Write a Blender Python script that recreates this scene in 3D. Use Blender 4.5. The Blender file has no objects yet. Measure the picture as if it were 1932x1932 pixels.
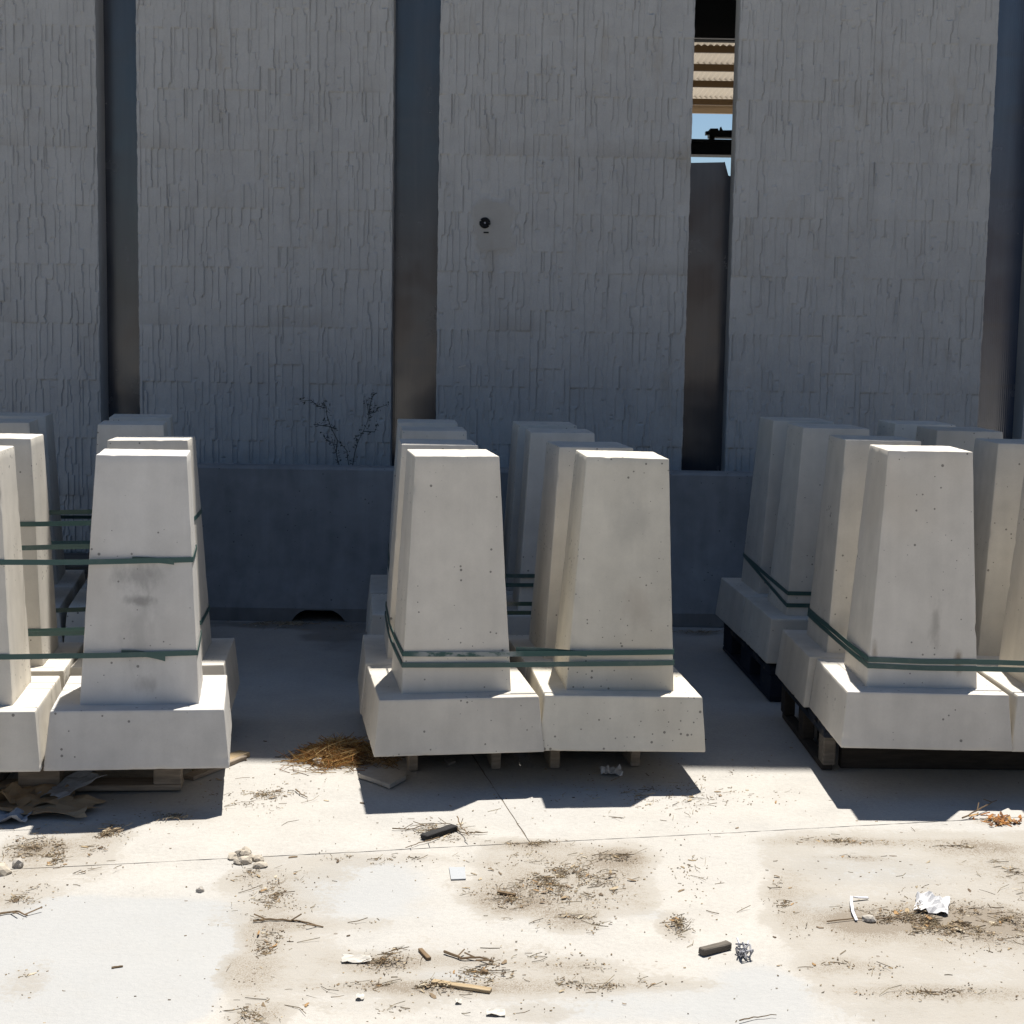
import bpy, bmesh, math, random
import numpy as np
from mathutils import Vector, Matrix, noise as mnoise
R = math.radians
scene = bpy.context.scene
C = bpy.context.collection
rng = random.Random(7)

# ------------------------------------------------------------------ camera
CAM_H, FPX, PITCH, ROLL = 1.648, 3896.28 / 1.325, 0.11698, 0.017226     # focal length in 1/1932 of the picture
cp, sp, cr, sr = math.cos(PITCH), math.sin(PITCH), math.cos(ROLL), math.sin(ROLL)
FW = Vector((0, cp, -sp)); UP0 = Vector((0, sp, cp)); RT0 = Vector((1, 0, 0))
RT = cr * RT0 + sr * UP0; UP = -sr * RT0 + cr * UP0
cam = bpy.data.objects.new('camera', bpy.data.cameras.new('camera')); C.objects.link(cam)
cam.matrix_world = Matrix(((RT.x, UP.x, -FW.x, 0), (RT.y, UP.y, -FW.y, 0), (RT.z, UP.z, -FW.z, CAM_H), (0, 0, 0, 1)))
cam.data.sensor_width = 36; cam.data.lens = FPX / 1932 * 36
cam.data.clip_start = 0.05; cam.data.clip_end = 2000
scene.camera = cam

def ray(u, v):
    return FW + (u - 966) / FPX * RT - (v - 966) / FPX * UP
def at(u, v, z=0.0):            # where a line of sight measured in the photograph meets a level
    d = ray(u, v); t = (z - CAM_H) / d.z
    return Vector((0, 0, CAM_H)) + d * t
def at_y(u, v, y):
    d = ray(u, v); return Vector((0, 0, CAM_H)) + d * (y / d.y)

# ------------------------------------------------------------------ world, sun, exposure
SUN = Vector((0.1125, 0.312, 1.0)).normalized()
world = bpy.data.worlds.new('World'); scene.world = world; world.use_nodes = True
wn = world.node_tree
sky = wn.nodes.new('ShaderNodeTexSky'); sky.sky_type = 'NISHITA'; sky.sun_disc = False
sky.sun_elevation = math.asin(SUN.z); sky.sun_rotation = math.atan2(SUN.x, SUN.y)
sky.altitude = 200; sky.air_density = 1.0; sky.dust_density = 0.0; sky.ozone_density = 3.0
wn.links.new(sky.outputs[0], wn.nodes['Background'].inputs[0])
wn.nodes['Background'].inputs[1].default_value = 0.055
sl = bpy.data.lights.new('sun', 'SUN'); sl.energy = 5.0; sl.angle = R(0.53); sl.color = (1.0, 0.96, 0.89)
so = bpy.data.objects.new('sun', sl); C.objects.link(so); so.location = (3, 9, 30)
so.rotation_euler = (-SUN).to_track_quat('-Z', 'Y').to_euler()
vs = scene.view_settings
vs.view_transform = 'Standard'; vs.look = 'None'; vs.gamma = 1; vs.use_curve_mapping = False; vs.exposure = 0.72

# ------------------------------------------------------------------ helpers
def link(o, parent=None):
    C.objects.link(o)
    if parent is not None: o.parent = parent
    return o
def thing(name, label, cat, loc=(0, 0, 0), rot=(0, 0, 0), group=None):
    o = bpy.data.objects.new(name, None); o.empty_display_size = .1; link(o)
    o.location = loc; o.rotation_euler = rot
    return tag(o, label, cat, group)
def tag(o, label=None, cat=None, group=None, kind=None):
    for k, v in (('label', label), ('category', cat), ('group', group), ('kind', kind)):
        if v: o[k] = v
    return o
def mesh_obj(name, me, parent=None, loc=None, rot=None):
    o = bpy.data.objects.new(name, me); link(o, parent)
    if loc is not None: o.location = loc
    if rot is not None: o.rotation_euler = rot
    return o
def from_py(name, v, f, m, smooth=False, sharp=None):
    me = bpy.data.meshes.new(name); me.from_pydata(v, [], f); me.update()
    if m: me.materials.append(m)
    if smooth:
        me.polygons.foreach_set('use_smooth', [True] * len(me.polygons))
        if sharp: me.set_sharp_from_angle(angle=R(sharp))
    return me
BOXF = [(0, 3, 2, 1), (4, 5, 6, 7), (0, 1, 5, 4), (1, 2, 6, 5), (2, 3, 7, 6), (3, 0, 4, 7)]
def box_me(name, sx, sy, sz, m, bevel=0.0, jit=0.0, seed=0):        # sits on z = 0
    bm = bmesh.new()
    v = [bm.verts.new((x * sx / 2, y * sy / 2, z)) for z in (0, sz) for x, y in ((-1, -1), (1, -1), (1, 1), (-1, 1))]
    for f in BOXF: bm.faces.new([v[i] for i in f])
    if bevel: bmesh.ops.bevel(bm, geom=bm.edges[:], offset=bevel, segments=1, affect='EDGES')
    if jit:
        r = random.Random(seed)
        for q in bm.verts: q.co += Vector((r.uniform(-jit, jit), r.uniform(-jit, jit), r.uniform(-jit, jit)))
    me = bpy.data.meshes.new(name); bm.to_mesh(me); bm.free(); me.materials.append(m); return me
class MB:
    def __init__(s): s.v = []; s.f = []; s.c = []
    def box(s, c, size, rz=0, ry=0):
        n = len(s.v); M = Matrix.Rotation(rz, 3, 'Z') @ Matrix.Rotation(ry, 3, 'Y'); c = Vector(c)
        for z in (-.5, .5):
            for x, y in ((-.5, -.5), (.5, -.5), (.5, .5), (-.5, .5)):
                s.v.append(tuple(c + M @ Vector((x * size[0], y * size[1], z * size[2]))))
        s.f += [tuple(n + i for i in f) for f in BOXF]
    def tube(s, pts, rad, k=5, cap=True):
        pts = [Vector(p) for p in pts]; n0 = len(s.v); N = len(pts)
        for i, p in enumerate(pts):
            d = (pts[min(i + 1, N - 1)] - pts[max(i - 1, 0)]); d = d.normalized() if d.length > 1e-9 else Vector((0, 0, 1))
            a = d.cross(Vector((0, 0, 1)) if abs(d.z) < .9 else Vector((1, 0, 0))).normalized(); b = d.cross(a)
            r = rad[i] if isinstance(rad, (list, tuple)) else rad
            for j in range(k):
                t = 2 * math.pi * j / k; s.v.append(tuple(p + r * (math.cos(t) * a + math.sin(t) * b)))
        for i in range(N - 1):
            for j in range(k):
                q = n0 + i * k; s.f.append((q + j, q + (j + 1) % k, q + k + (j + 1) % k, q + k + j))
        if cap:
            s.f.append(tuple(n0 + j for j in reversed(range(k)))); s.f.append(tuple(n0 + (N - 1) * k + j for j in range(k)))
    def prism(s, poly, z0, z1):
        n = len(s.v); k = len(poly)
        for z in (z0, z1):
            for x, y in poly: s.v.append((x, y, z))
        s.f.append(tuple(n + i for i in reversed(range(k)))); s.f.append(tuple(n + k + i for i in range(k)))
        for i in range(k): s.f.append((n + i, n + (i + 1) % k, n + k + (i + 1) % k, n + k + i))
    def me(s, name, m, smooth=False, sharp=None): return from_py(name, s.v, s.f, m, smooth, sharp)
    def obj(s, name, m, parent=None, loc=None, rot=None, smooth=False, sharp=None):
        return mesh_obj(name, s.me(name, m, smooth, sharp), parent, loc, rot)

# value noise for shaping and for where dirt lies
def _lat(seed): return np.random.RandomState(seed).rand(257, 257)
_LATS = {}
def vnoise(x, y, seed):
    if seed not in _LATS: _LATS[seed] = _lat(seed)
    L = _LATS[seed]; xi = np.floor(x).astype(int); yi = np.floor(y).astype(int); fx = x - xi; fy = y - yi
    fx = fx * fx * (3 - 2 * fx); fy = fy * fy * (3 - 2 * fy); a = xi % 256; b = yi % 256
    return (L[a, b] * (1 - fx) + L[a + 1, b] * fx) * (1 - fy) + (L[a, b + 1] * (1 - fx) + L[a + 1, b + 1] * fx) * fy
def fbm(x, y, seed, oct=4):
    s = 0; a = .5; t = 0
    for i in range(oct):
        s = s + a * vnoise(x * 2 ** i + 17 * i, y * 2 ** i + 5 * i, seed + i); t += a; a *= .5
    return s / t

# ------------------------------------------------------------------ materials
class NT:
    def __init__(s, name, rough=.85, spec=.3):
        s.m = bpy.data.materials.new(name); s.m.use_nodes = True; s.t = s.m.node_tree; s.N = s.t.nodes; s.L = s.t.links
        s.b = s.N['Principled BSDF']; s.b.inputs['Roughness'].default_value = rough; s.b.inputs['Specular IOR Level'].default_value = spec
    def n(s, typ, inp=None, **kw):
        q = s.N.new('ShaderNode' + typ)
        for k, v in kw.items(): setattr(q, k, v)
        for k, v in (inp or {}).items():
            if hasattr(v, 'is_output') or isinstance(v, bpy.types.NodeSocket): s.L.new(v, q.inputs[k])
            else: q.inputs[k].default_value = v
        return q
    def math(s, op, a, b=0.0, c=None, clamp=False):
        i = {0: a, 1: b}
        if c is not None: i[2] = c
        return s.n('Math', i, operation=op, use_clamp=clamp).outputs[0]
    def ramp(s, fac, lo, hi, a=0.0, b=1.0):
        return s.n('MapRange', {0: fac, 1: lo, 2: hi, 3: a, 4: b}, interpolation_type='SMOOTHSTEP').outputs[0]
    def mix(s, fac, a, b, mode='MIX'):
        q = s.n('Mix', data_type='RGBA', blend_type=mode, clamp_factor=True)
        for k, v in ((0, fac), (6, a), (7, b)):
            if isinstance(v, bpy.types.NodeSocket): s.L.new(v, q.inputs[k])
            elif k == 0: q.inputs[0].default_value = v
            else: q.inputs[k].default_value = (*v, 1) if len(v) == 3 else v
        return q.outputs[2]
    def noise(s, vec, scale, detail=3, rough=.55, dist=0.0):
        return s.n('TexNoise', {'Vector': vec, 'Scale': scale, 'Detail': detail, 'Roughness': rough, 'Distortion': dist}).outputs[0]
    def scaled(s, vec, sc):
        return s.n('VectorMath', {0: vec, 1: sc}, operation='MULTIPLY').outputs[0]
    def color(s, c): s.L.new(c, s.b.inputs['Base Color']) if isinstance(c, bpy.types.NodeSocket) else setattr(s.b.inputs['Base Color'], 'default_value', (*c, 1))
    def bump(s, h, strength=.3, dist=.002):
        q = s.n('Bump', {'Height': h, 'Strength': strength, 'Distance': dist}); s.L.new(q.outputs[0], s.b.inputs['Normal'])
    def objvec(s):
        tc = s.n('TexCoord'); oi = s.n('ObjectInfo')
        off = s.n('VectorMath', {0: oi.outputs['Random'], 1: (37.0, 53.0, 71.0)}, operation='MULTIPLY').outputs[0]
        return tc.outputs['Object'], s.n('VectorMath', {0: tc.outputs['Object'], 1: off}, operation='ADD').outputs[0], oi.outputs['Random']

def mat_cast(name, base, pits=1.0, stains=(), mottle=.19, streak=.13):
    q = NT(name, .82, .25); raw, v, rnd = q.objvec()
    big = q.noise(v, 2.2, 3); mid = q.noise(v, 11, 4); fine = q.noise(v, 160, 2)
    st = q.noise(q.scaled(v, (13, 13, .9)), 1.0, 3)
    f = q.math('ADD', q.math('MULTIPLY', q.math('SUBTRACT', big, .5), mottle * 2.2), q.math('MULTIPLY', q.math('SUBTRACT', mid, .5), mottle * 1.6))
    f = q.math('ADD', f, q.math('MULTIPLY', q.math('SUBTRACT', st, .5), streak * 2))
    f = q.math('ADD', f, q.math('MULTIPLY', q.math('SUBTRACT', fine, .5), .10))
    f = q.math('ADD', f, q.math('MULTIPLY', q.math('SUBTRACT', rnd, .5), .16))
    f = q.math('ADD', f, 1.0)
    col = q.n('VectorMath', {0: base, 1: f}, operation='MULTIPLY').outputs[0]
    warm = q.ramp(q.noise(v, 1.6, 2), .5, .75)
    col = q.mix(q.math('MULTIPLY', warm, .35), col, (base[0] * .93, base[1] * .86, base[2] * .76))
    # air holes
    vo = q.n('TexVoronoi', {'Vector': v, 'Scale': 46.0, 'Randomness': 1.0}, feature='F1')
    sep = q.n('SeparateColor', {0: vo.outputs['Color']})
    rad = q.n('MapRange', {0: sep.outputs[0], 1: 1 - .30 * pits, 2: 1.0, 3: 0.03, 4: .19}).outputs[0]
    rad = q.math('MULTIPLY', rad, q.ramp(q.noise(v, 4.5, 2),   .36, .62, .45, 1.35))
    hole = q.math('MULTIPLY', q.math('LESS_THAN', vo.outputs['Distance'], rad), q.math('GREATER_THAN', sep.outputs[0], 1 - .30 * pits))
    col = q.mix(q.math('MULTIPLY', hole, .68), col, (.06, .055, .05))
    for (cx, cz, rx, rz, s, c) in stains:      # stains on the front face, in the thing's own coordinates
        sx = q.n('SeparateXYZ', {0: raw})
        dx = q.math('DIVIDE', q.math('SUBTRACT', sx.outputs[0], cx), rx); dz = q.math('DIVIDE', q.math('SUBTRACT', sx.outputs[2], cz), rz)
        d = q.math('SQRT', q.math('ADD', q.math('MULTIPLY', dx, dx), q.math('MULTIPLY', dz, dz)))
        d = q.math('ADD', d, q.math('MULTIPLY', q.math('SUBTRACT', q.noise(q.scaled(raw, (1, 1, .5)), 26, 4, .65), .5), 1.7))
        m = q.math('MULTIPLY', q.ramp(d, 1.1, .1), s)
        m = q.math('MULTIPLY', m, q.math('LESS_THAN', sx.outputs[1], 0.0))
        col = q.mix(m, col, c)
    q.color(col)
    h = q.math('ADD', q.math('MULTIPLY', fine, .25), q.math('MULTIPLY', mid, .5)); h = q.math('SUBTRACT', h, q.math('MULTIPLY', hole, 1.5))
    q.bump(h, .35, .002)
    return q.m
CAST = (.555, .52, .46)
M_cast = mat_cast('cast_concrete', CAST, 1.25)
M_cast_pit = mat_cast('cast_concrete_pitted', (.565, .53, .455), 2.9, [(.06, .50, .07, .12, .30, (.36, .30, .24)), (.02, .82, .10, .12, .30, (.36, .345, .31))])
M_cast_soot = mat_cast('cast_concrete_sooty', (.53, .51, .48), 1.0, [(-.01, .64, .11, .06, .55, (.20, .19, .18)), (-.01, .555, .06, .022, .6, (.17, .16, .15)), (.0, .44, .07, .16, .38, (.26, .25, .235)), (.02, .27, .05, .04, .4, (.2, .18, .16))])
M_cast_stain = mat_cast('cast_concrete_stained', (.56, .525, .47), 1.2, [(.125, .295, .020, .055, .9, (.27, .22, .16)), (-.175, .33, .015, .06, .7, (.30, .25, .19)), (.04, .43, .03, .10, .55, (.26, .24, .21))])

def mat_relief():
    q = NT('split_face_concrete', .9, .2); tc = q.n('TexCoord'); v = tc.outputs['Object']
    big = q.noise(v, 1.3, 3); mid = q.noise(v, 9, 4); fine = q.noise(v, 120, 2); st = q.noise(q.scaled(v, (7, 7, .7)), 1.0, 3)
    f = q.math('ADD', q.math('MULTIPLY', q.math('SUBTRACT', big, .5), .22), q.math('MULTIPLY', q.math('SUBTRACT', mid, .5), .25))
    f = q.math('ADD', f, q.math('MULTIPLY', q.math('SUBTRACT', fine, .5), .16)); f = q.math('ADD', f, q.math('MULTIPLY', q.math('SUBTRACT', st, .5), .2))
    col = q.n('VectorMath', {0: (.385, .380, .368), 1: q.math('ADD', f, 1.0)}, operation='MULTIPLY').outputs[0]
    br = q.ramp(q.noise(q.scaled(v, (5, 5, 2)), 1.0, 4, .65), .58, .78)
    col = q.mix(q.math('MULTIPLY', br, .5), col, (.29, .26, .21))
    pale = q.ramp(q.noise(q.scaled(v, (6, 6, 1.2)), 1.3, 3), .70, .82)
    col = q.mix(q.math('MULTIPLY', pale, .3), col, (.50, .49, .47))
    att = q.n('Attribute', attribute_name='stain')
    col = q.mix(att.outputs['Fac'], col, (.25, .225, .18))
    q.color(col); q.bump(q.math('ADD', q.math('MULTIPLY', fine, .3), mid), .4, .003); return q.m
M_relief = mat_relief()
def mat_plain(name, base, scale=8, amp=.2, rough=.9, spec=.2, second=None):
    q = NT(name, rough, spec); raw, v, rnd = q.objvec()
    f = q.math('ADD', q.math('MULTIPLY', q.math('SUBTRACT', q.noise(v, scale, 4, .6), .5), amp * 2), 1.0)
    f = q.math('ADD', f, q.math('MULTIPLY', q.math('SUBTRACT', rnd, .5), amp))
    col = q.n('VectorMath', {0: base, 1: f}, operation='MULTIPLY').outputs[0]
    if second: col = q.mix(q.ramp(q.noise(v, scale * .5, 3), .5, .7), col, second)
    q.color(col); q.bump(q.noise(v, scale * 9, 3), .25, .002); return q.m
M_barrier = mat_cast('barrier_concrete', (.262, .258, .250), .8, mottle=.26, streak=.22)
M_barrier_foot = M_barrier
M_shed = mat_plain('shed_concrete', (.28, .27, .25), 2, .1)
M_roof = mat_plain('dark_roof_sheet', (.05, .05, .052), 3, .2)
M_steel = mat_plain('black_steel', (.02, .02, .022), 6, .2, .5, .4)
M_brown = mat_plain('brown_steel', (.10, .062, .028), 6, .2, .6, .3)
M_fascia = mat_plain('tan_fascia', (.34, .25, .16), 6, .12, .6, .3)
def mat_canopy():
    q = NT('translucent_roof_sheet', .7, .2); raw, v, rnd = q.objvec()
    c = q.mix(q.noise(v, 3, 3), (.50, .44, .36), (.42, .365, .30)); q.color(c)
    tr = q.n('BsdfTranslucent', {'Color': (.42, .365, .29, 1)}); mx = q.n('MixShader', {0: .35, 1: q.b.outputs[0], 2: tr.outputs[0]})
    q.L.new(mx.outputs[0], q.N['Material Output'].inputs[0]); return q.m
M_canopy = mat_canopy()
def mat_glazing(name, c1, c2, ribs):
    q = NT(name, .13, 1.0); tc = q.n('TexCoord'); v = tc.outputs['Object']
    streak = q.ramp(q.noise(q.scaled(v, (16, 16, .8)), 1.0, 3), .3, .75); band = q.ramp(q.noise(q.scaled(v, (.7, .7, 5)), 1.0, 3), .55, .7)
    c = q.mix(streak, c1, c2); q.color(q.mix(q.math('MULTIPLY', band, .35), c, (.055, .052, .050)))
    rib = q.n('TexWave', {'Vector': v, 'Scale': 26.0, 'Distortion': 0.0}, wave_type='BANDS', bands_direction='X').outputs[1]
    h = q.math('ADD', q.math('MULTIPLY', rib, ribs), q.math('MULTIPLY', q.noise(v, 1.0, 2), 1.2))
    q.bump(h, .3, .006)
    q.L.new(q.ramp(q.noise(v, 5, 4), .3, .8, .16, .30), q.b.inputs['Roughness']); return q.m
M_glaze = mat_glazing('smoked_ribbed_sheet', (.026, .031, .042), (.043, .046, .055), .05)
M_glaze_sky_tint = mat_glazing('shiny_ribbed_sky_tint', (.040, .056, .092), (.060, .078, .118), .16); M_glaze_sky_tint.node_tree.nodes['Principled BSDF'].inputs['IOR'].default_value = 1.55  # lighter blue base colour imitates a bright sky reflection
def mat_wood(name, base, dark, paint=None):
    q = NT(name, .85, .2); raw, v, rnd = q.objvec(); g = q.n('TexCoord').outputs['Generated']
    # grain runs along whichever way the board is long, so use fine noise plus broad weathering
    a = q.noise(q.scaled(v, (9, 70, 70)), 1.0, 4, .6); b = q.noise(v, 4, 3)
    c = q.mix(q.ramp(a, .35, .7), dark, base); c = q.mix(q.math('MULTIPLY', b, .4), c, (base[0] * .6, base[1] * .6, base[2] * .62))
    c = q.mix(q.math('MULTIPLY', rnd, .25), c, (base[0] * 1.35, base[1] * 1.25, base[2] * 1.1))
    if paint: c = q.mix(q.ramp(q.noise(v, 7, 4, .65), .32, .42), c, paint)
    q.color(c); q.bump(a, .4, .002); return q.m
M_wood = mat_wood('weathered_wood', (.36, .30, .235), (.20, .165, .13))
M_wood_grey = mat_wood('grey_wood', (.17, .15, .125), (.09, .078, .065))
M_wood_blue = mat_wood('blue_painted_wood', (.10, .09, .08), (.05, .045, .04), (.017, .022, .034))
M_wood_pale = mat_wood('pale_fresh_wood', (.42, .33, .21), (.30, .22, .13))
M_wood_dark = mat_wood('dark_wood', (.055, .046, .038), (.03, .026, .022))
M_wood_black = mat_wood('charred_wood', (.045, .042, .042), (.02, .02, .02))
def mat_strap():
    q = NT('green_strap', .4, .5); raw, v, rnd = q.objvec()
    dust = q.ramp(q.noise(v, 9, 5, .7), .50, .85)
    q.color(q.mix(q.math('MULTIPLY', dust, .45), (.030, .078, .070), (.20, .21, .20))); return q.m
M_strap = mat_strap()
def mat_strap_dusty():
    q = NT('chalky_strap', .6, .4); raw, v, rnd = q.objvec()
    sx = q.n('SeparateXYZ', {0: raw})
    near = q.math('MULTIPLY', q.ramp(sx.outputs[0], .02, -.05), q.ramp(sx.outputs[0], -.40, -.34))
    dust = q.math('MULTIPLY', q.ramp(q.noise(q.scaled(v, (1, 1, 2)), 24, 5, .7), .40, .56), near)
    q.color(q.mix(q.math('MULTIPLY', dust, .7), (.030, .078, .070), (.33, .34, .335))); return q.m
M_strap_dusty = mat_strap_dusty()
def mat_tinted(name, rough=.9, spec=.15):                # colour of each straw or chip is its own
    q = NT(name, rough, spec); a = q.n('Attribute', attribute_name='tint'); q.color(a.outputs['Color']); return q.m
M_litter = mat_tinted('litter')
M_paper = mat_plain('white_paper', (.60, .59, .585), 20, .06, .8)
M_flake = mat_plain('plaster', (.50, .47, .42), 20, .1, .9)
M_card = mat_plain('brown_cardboard', (.36, .26, .16), 9, .18, .9)
M_greysheet = mat_plain('grey_fibre_sheet', (.30, .31, .33), 12, .15, .9)
M_tile = mat_plain('pale_tile', (.36, .37, .38), 25, .12, .9)
M_stone = mat_plain('stone', (.36, .33, .29), 30, .25, .95)
M_mortar = mat_plain('mortar', (.42, .37, .30), 25, .22, .95)
M_wire = mat_plain('grey_wire', (.22, .22, .24), 15, .2, .45, .5)
M_plast = mat_plain('white_plastic', (.58, .58, .62), 12, .05, .45, .4)
M_twig = mat_plain('dry_twig', (.16, .11, .065), 15, .3)
M_weed = mat_plain('dark_weed', (.085, .09, .08), 15, .3, .7)
M_plug = mat_plain('dark_plug', (.008, .008, .009), 15, .2, .6)
M_leaf = mat_plain('rust_leaf', (.34, .15, .05), 15, .3)
M_hill = mat_plain('dry_hill', (.075, .054, .040), .05, .3, 1.0, .05, (.055, .045, .032))

def mat_ground():
    q = NT('yard_concrete', .9, .2); geo = q.n('NewGeometry'); v = geo.outputs['Position']
    dirt = q.n('Attribute', attribute_name='dirt').outputs['Fac']; pale = q.n('Attribute', attribute_name='pale').outputs['Fac']
    dark_ground = q.n('Attribute', attribute_name='dark_ground').outputs['Fac']
    big = q.noise(v, .9, 4, .6); mid = q.noise(v, 5, 5, .65); fine = q.noise(v, 55, 3, .6); gr = q.noise(v, 260, 2)
    base = q.mix(q.ramp(big, .35, .65), (.392, .370, .336), (.372, .357, .332))
    f = q.math('ADD', q.math('MULTIPLY', q.math('SUBTRACT', mid, .5), .34), q.math('MULTIPLY', q.math('SUBTRACT', fine, .5), .30))
    f = q.math('ADD', q.math('ADD', f, q.math('MULTIPLY', q.math('SUBTRACT', gr, .5), .34)), 1.0)
    base = q.n('VectorMath', {0: base, 1: f}, operation='MULTIPLY').outputs[0]
    pm = q.ramp(q.math('ADD', pale, q.math('MULTIPLY', q.math('SUBTRACT', mid, .5), .9)), .35, .8)
    base = q.mix(q.math('MULTIPLY', pm, .62), base, (.322, .329, .332))
    # thin dust first, then the thick dark dirt in its middle
    dn = q.math('ADD', dirt, q.math('ADD', q.math('MULTIPLY', q.math('SUBTRACT', mid, .5), .85), q.math('MULTIPLY', q.math('SUBTRACT', fine, .5), .75)))
    d1 = q.ramp(dn, .20, .46); d2 = q.ramp(dn, .52, .85); d3 = q.ramp(q.math('ADD', dn, q.math('MULTIPLY', q.math('SUBTRACT', gr, .5), .9)), .85, 1.15)
    d1 = q.math('MULTIPLY', d1, q.ramp(q.math('ADD', mid, q.math('MULTIPLY', gr, .5)), .45, .95, .55, 1.0))
    base = q.mix(q.math('MULTIPLY', d1, .70), base, (.290, .264, .226)); base = q.mix(q.math('MULTIPLY', d2, q.ramp(gr, .35, .7, .10, .85)), base, (.225, .190, .145))
    base = q.mix(q.math('MULTIPLY', d3, .55), base, (.15, .115, .08))
    base = q.mix(q.math('MULTIPLY', q.ramp(q.math('ADD', dark_ground, q.math('MULTIPLY', q.math('SUBTRACT', mid, .5), .8)), .35, .8), .55), base, (.12, .105, .09))
    vo = q.n('TexVoronoi', {'Vector': v, 'Scale': 22.0, 'Randomness': 1.0}); sep = q.n('SeparateColor', {0: vo.outputs['Color']})
    sp_ = q.math('MULTIPLY', q.math('LESS_THAN', vo.outputs['Distance'], q.math('MULTIPLY', sep.outputs[1], .13)), q.math('GREATER_THAN', sep.outputs[0], .80))
    base = q.mix(q.math('MULTIPLY', sp_, .65), base, (.13, .10, .075))
    q.color(base); q.bump(q.math('ADD', q.math('MULTIPLY', fine, 1.0), q.math('ADD', q.math('MULTIPLY', gr, .5), q.math('MULTIPLY', dn, .8))), .5, .004)
    return q.m
M_ground = mat_ground()
M_soil = mat_plain('joint_dirt', (.19, .16, .125), 30, .3)

# ------------------------------------------------------------------ the ground
# where dust, dirt and darker patches lie: ellipses (centre, half sizes, turn) on the yard, strength, litter density, kind
BL = []
def blob(u, v, ru, rv, s, lit=0.0, kind='dirt', turn=0.0, edge=.55):
    c = at(u, v); ex = abs(at(u + ru, v).x - c.x); ey = abs(at(u, v - rv).y - at(u, v + rv).y) / 2
    BL.append((c.x, c.y, ex, ey, s, lit, kind, turn, edge))
blob(1062, 1660, 165, 66, .56, .25, edge=.10); blob(1060, 1660, 150, 60, .36, .8); blob(1170, 1612, 60, 26, .75, 1.0, turn=-.3); blob(1000, 1592, 90, 9, .85, 1.1); blob(1085, 1740, 60, 18, .95, 2.4)
blob(1280, 1745, 28, 26, .7, 1.6); blob(960, 1700, 90, 40, .45, .4)
blob(520, 1690, 75, 60, .5, .4); blob(500, 1800, 55, 70, .5, .5); blob(560, 1745, 60, 12, .6, .8); blob(470, 1645, 40, 30, .6, .4)
blob(90, 1620, 110, 60, .72, 1.0); blob(30, 1700, 70, 30, .5, .4); blob(200, 1575, 60, 25, .6, 1.0); blob(330, 1540, 80, 16, .45, .5)
blob(60, 1600, 55, 20, .8, 1.0)
blob(720, 1815, 70, 18, .8, 1.6); blob(860, 1812, 110, 14, .65, .8); blob(1080, 1822, 80, 16, .55, .7); blob(780, 1862, 190, 14, .75, 1.2); blob(1120, 1858, 200, 14, .62, .9)
blob(900, 1835, 330, 60, .46, .2); blob(545, 1178, 190, 9, .6, .8); blob(1320, 1192, 60, 7, .6, .5); blob(560, 1740, 90, 130, .36, .12, edge=.2); blob(690, 1745, 60, 14, .55, .5)
BL.append((1.68, 4.30, .92, .78, .46, .10, 'dirt', 0, .05)); blob(1600, 1588, 150, 9, .70, .6, turn=.05); blob(1830, 1600, 110, 12, .6, .5); blob(1620, 1619, 60, 5, .6, .6)
blob(1760, 1742, 210, 34, .85, 2.0); blob(1620, 1738, 60, 18, .8, 1.2); blob(1860, 1740, 80, 30, .7, 1.2)
blob(1600, 1825, 110, 18, .5, .6); blob(1760, 1872, 200, 14, .6, .7); blob(1480, 1700, 40, 60, .4, .4); blob(1900, 1640, 60, 50, .5, .4)
blob(490, 1915, 60, 30, .8, 1.2); blob(700, 1905, 160, 20, .25, .2); blob(1010, 1912, 60, 16, .4, .4)
blob(830, 1570, 70, 22, .5, 1.2); blob(1300, 1640, 60, 80, .22, .1); blob(720, 1620, 180, 14, .5, .3)
blob(20, 1530, 60, 22, .8, .8); blob(40, 1850, 60, 40, .45, .2)
blob(1880, 1552, 40, 10, .5, .5); blob(1240, 1500, 300, 60, .10, .12); blob(500, 1500, 120, 40, .22, .3)
blob(190, 1805, 275, 130, .8, 0, 'pale', edge=.12); blob(690, 1655, 170, 45, .8, 0, 'pale'); blob(1650, 1640, 200, 40, .75, 0, 'pale'); blob(1550, 1708, 70, 20, .9, 0, 'pale')
blob(700, 1720, 150, 40, .6, 0, 'pale'); blob(860, 1838, 90, 14, .8, 0, 'pale'); blob(1300, 1900, 500, 50, .7, 0, 'pale'); blob(1420, 1850, 90, 60, .7, 0, 'pale')
blob(1230, 1725, 60, 18, .6, 0, 'pale')
blob(640, 1200, 60, 22, .8, 0, 'dark_ground'); blob(600, 1255, 50, 30, .4, 0, 'dark_ground'); blob(540, 1180, 180, 9, .9, 0, 'dark_ground'); blob(1310, 1195, 60, 8, .7, 0, 'dark_ground')  # dark wet stain, and dark soil along the barrier foot
blob(660, 1440, 80, 22, .5, 0, 'dark_ground'); blob(1000, 1450, 260, 12, .4, 0, 'dark_ground')  # darker ground by the straw heap and along the middle pallets' front

def ell(b, x, y, warp=.35):
    cx, cy, ex, ey, s, lit, kind, turn, edge = b
    wx = x + (fbm(x * 5, y * 5, 31) - .5) * warp; wy = y + (fbm(x * 5 + 40, y * 5, 57) - .5) * warp * .8
    dx, dy = wx - cx, wy - cy; c, s_ = math.cos(turn), math.sin(turn); dx, dy = dx * c + dy * s_, -dx * s_ + dy * c
    d = np.sqrt((dx / ex) ** 2 + (dy / ey) ** 2) if edge > .3 else ((dx / ex) ** 6 + (dy / ey) ** 6) ** (1 / 6); return np.clip((1 + edge - d) / (2 * edge), 0, 1)
def field(kind, x, y):
    out = np.zeros_like(x)
    for b in BL:
        if b[6] != kind: continue
        e = ell(b, x, y, min(.3, .9 * max(.06, b[3])) if b[8] > .3 else .10)
        out = out + b[4] * e * (1 - out * .5)
    return out

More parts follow.
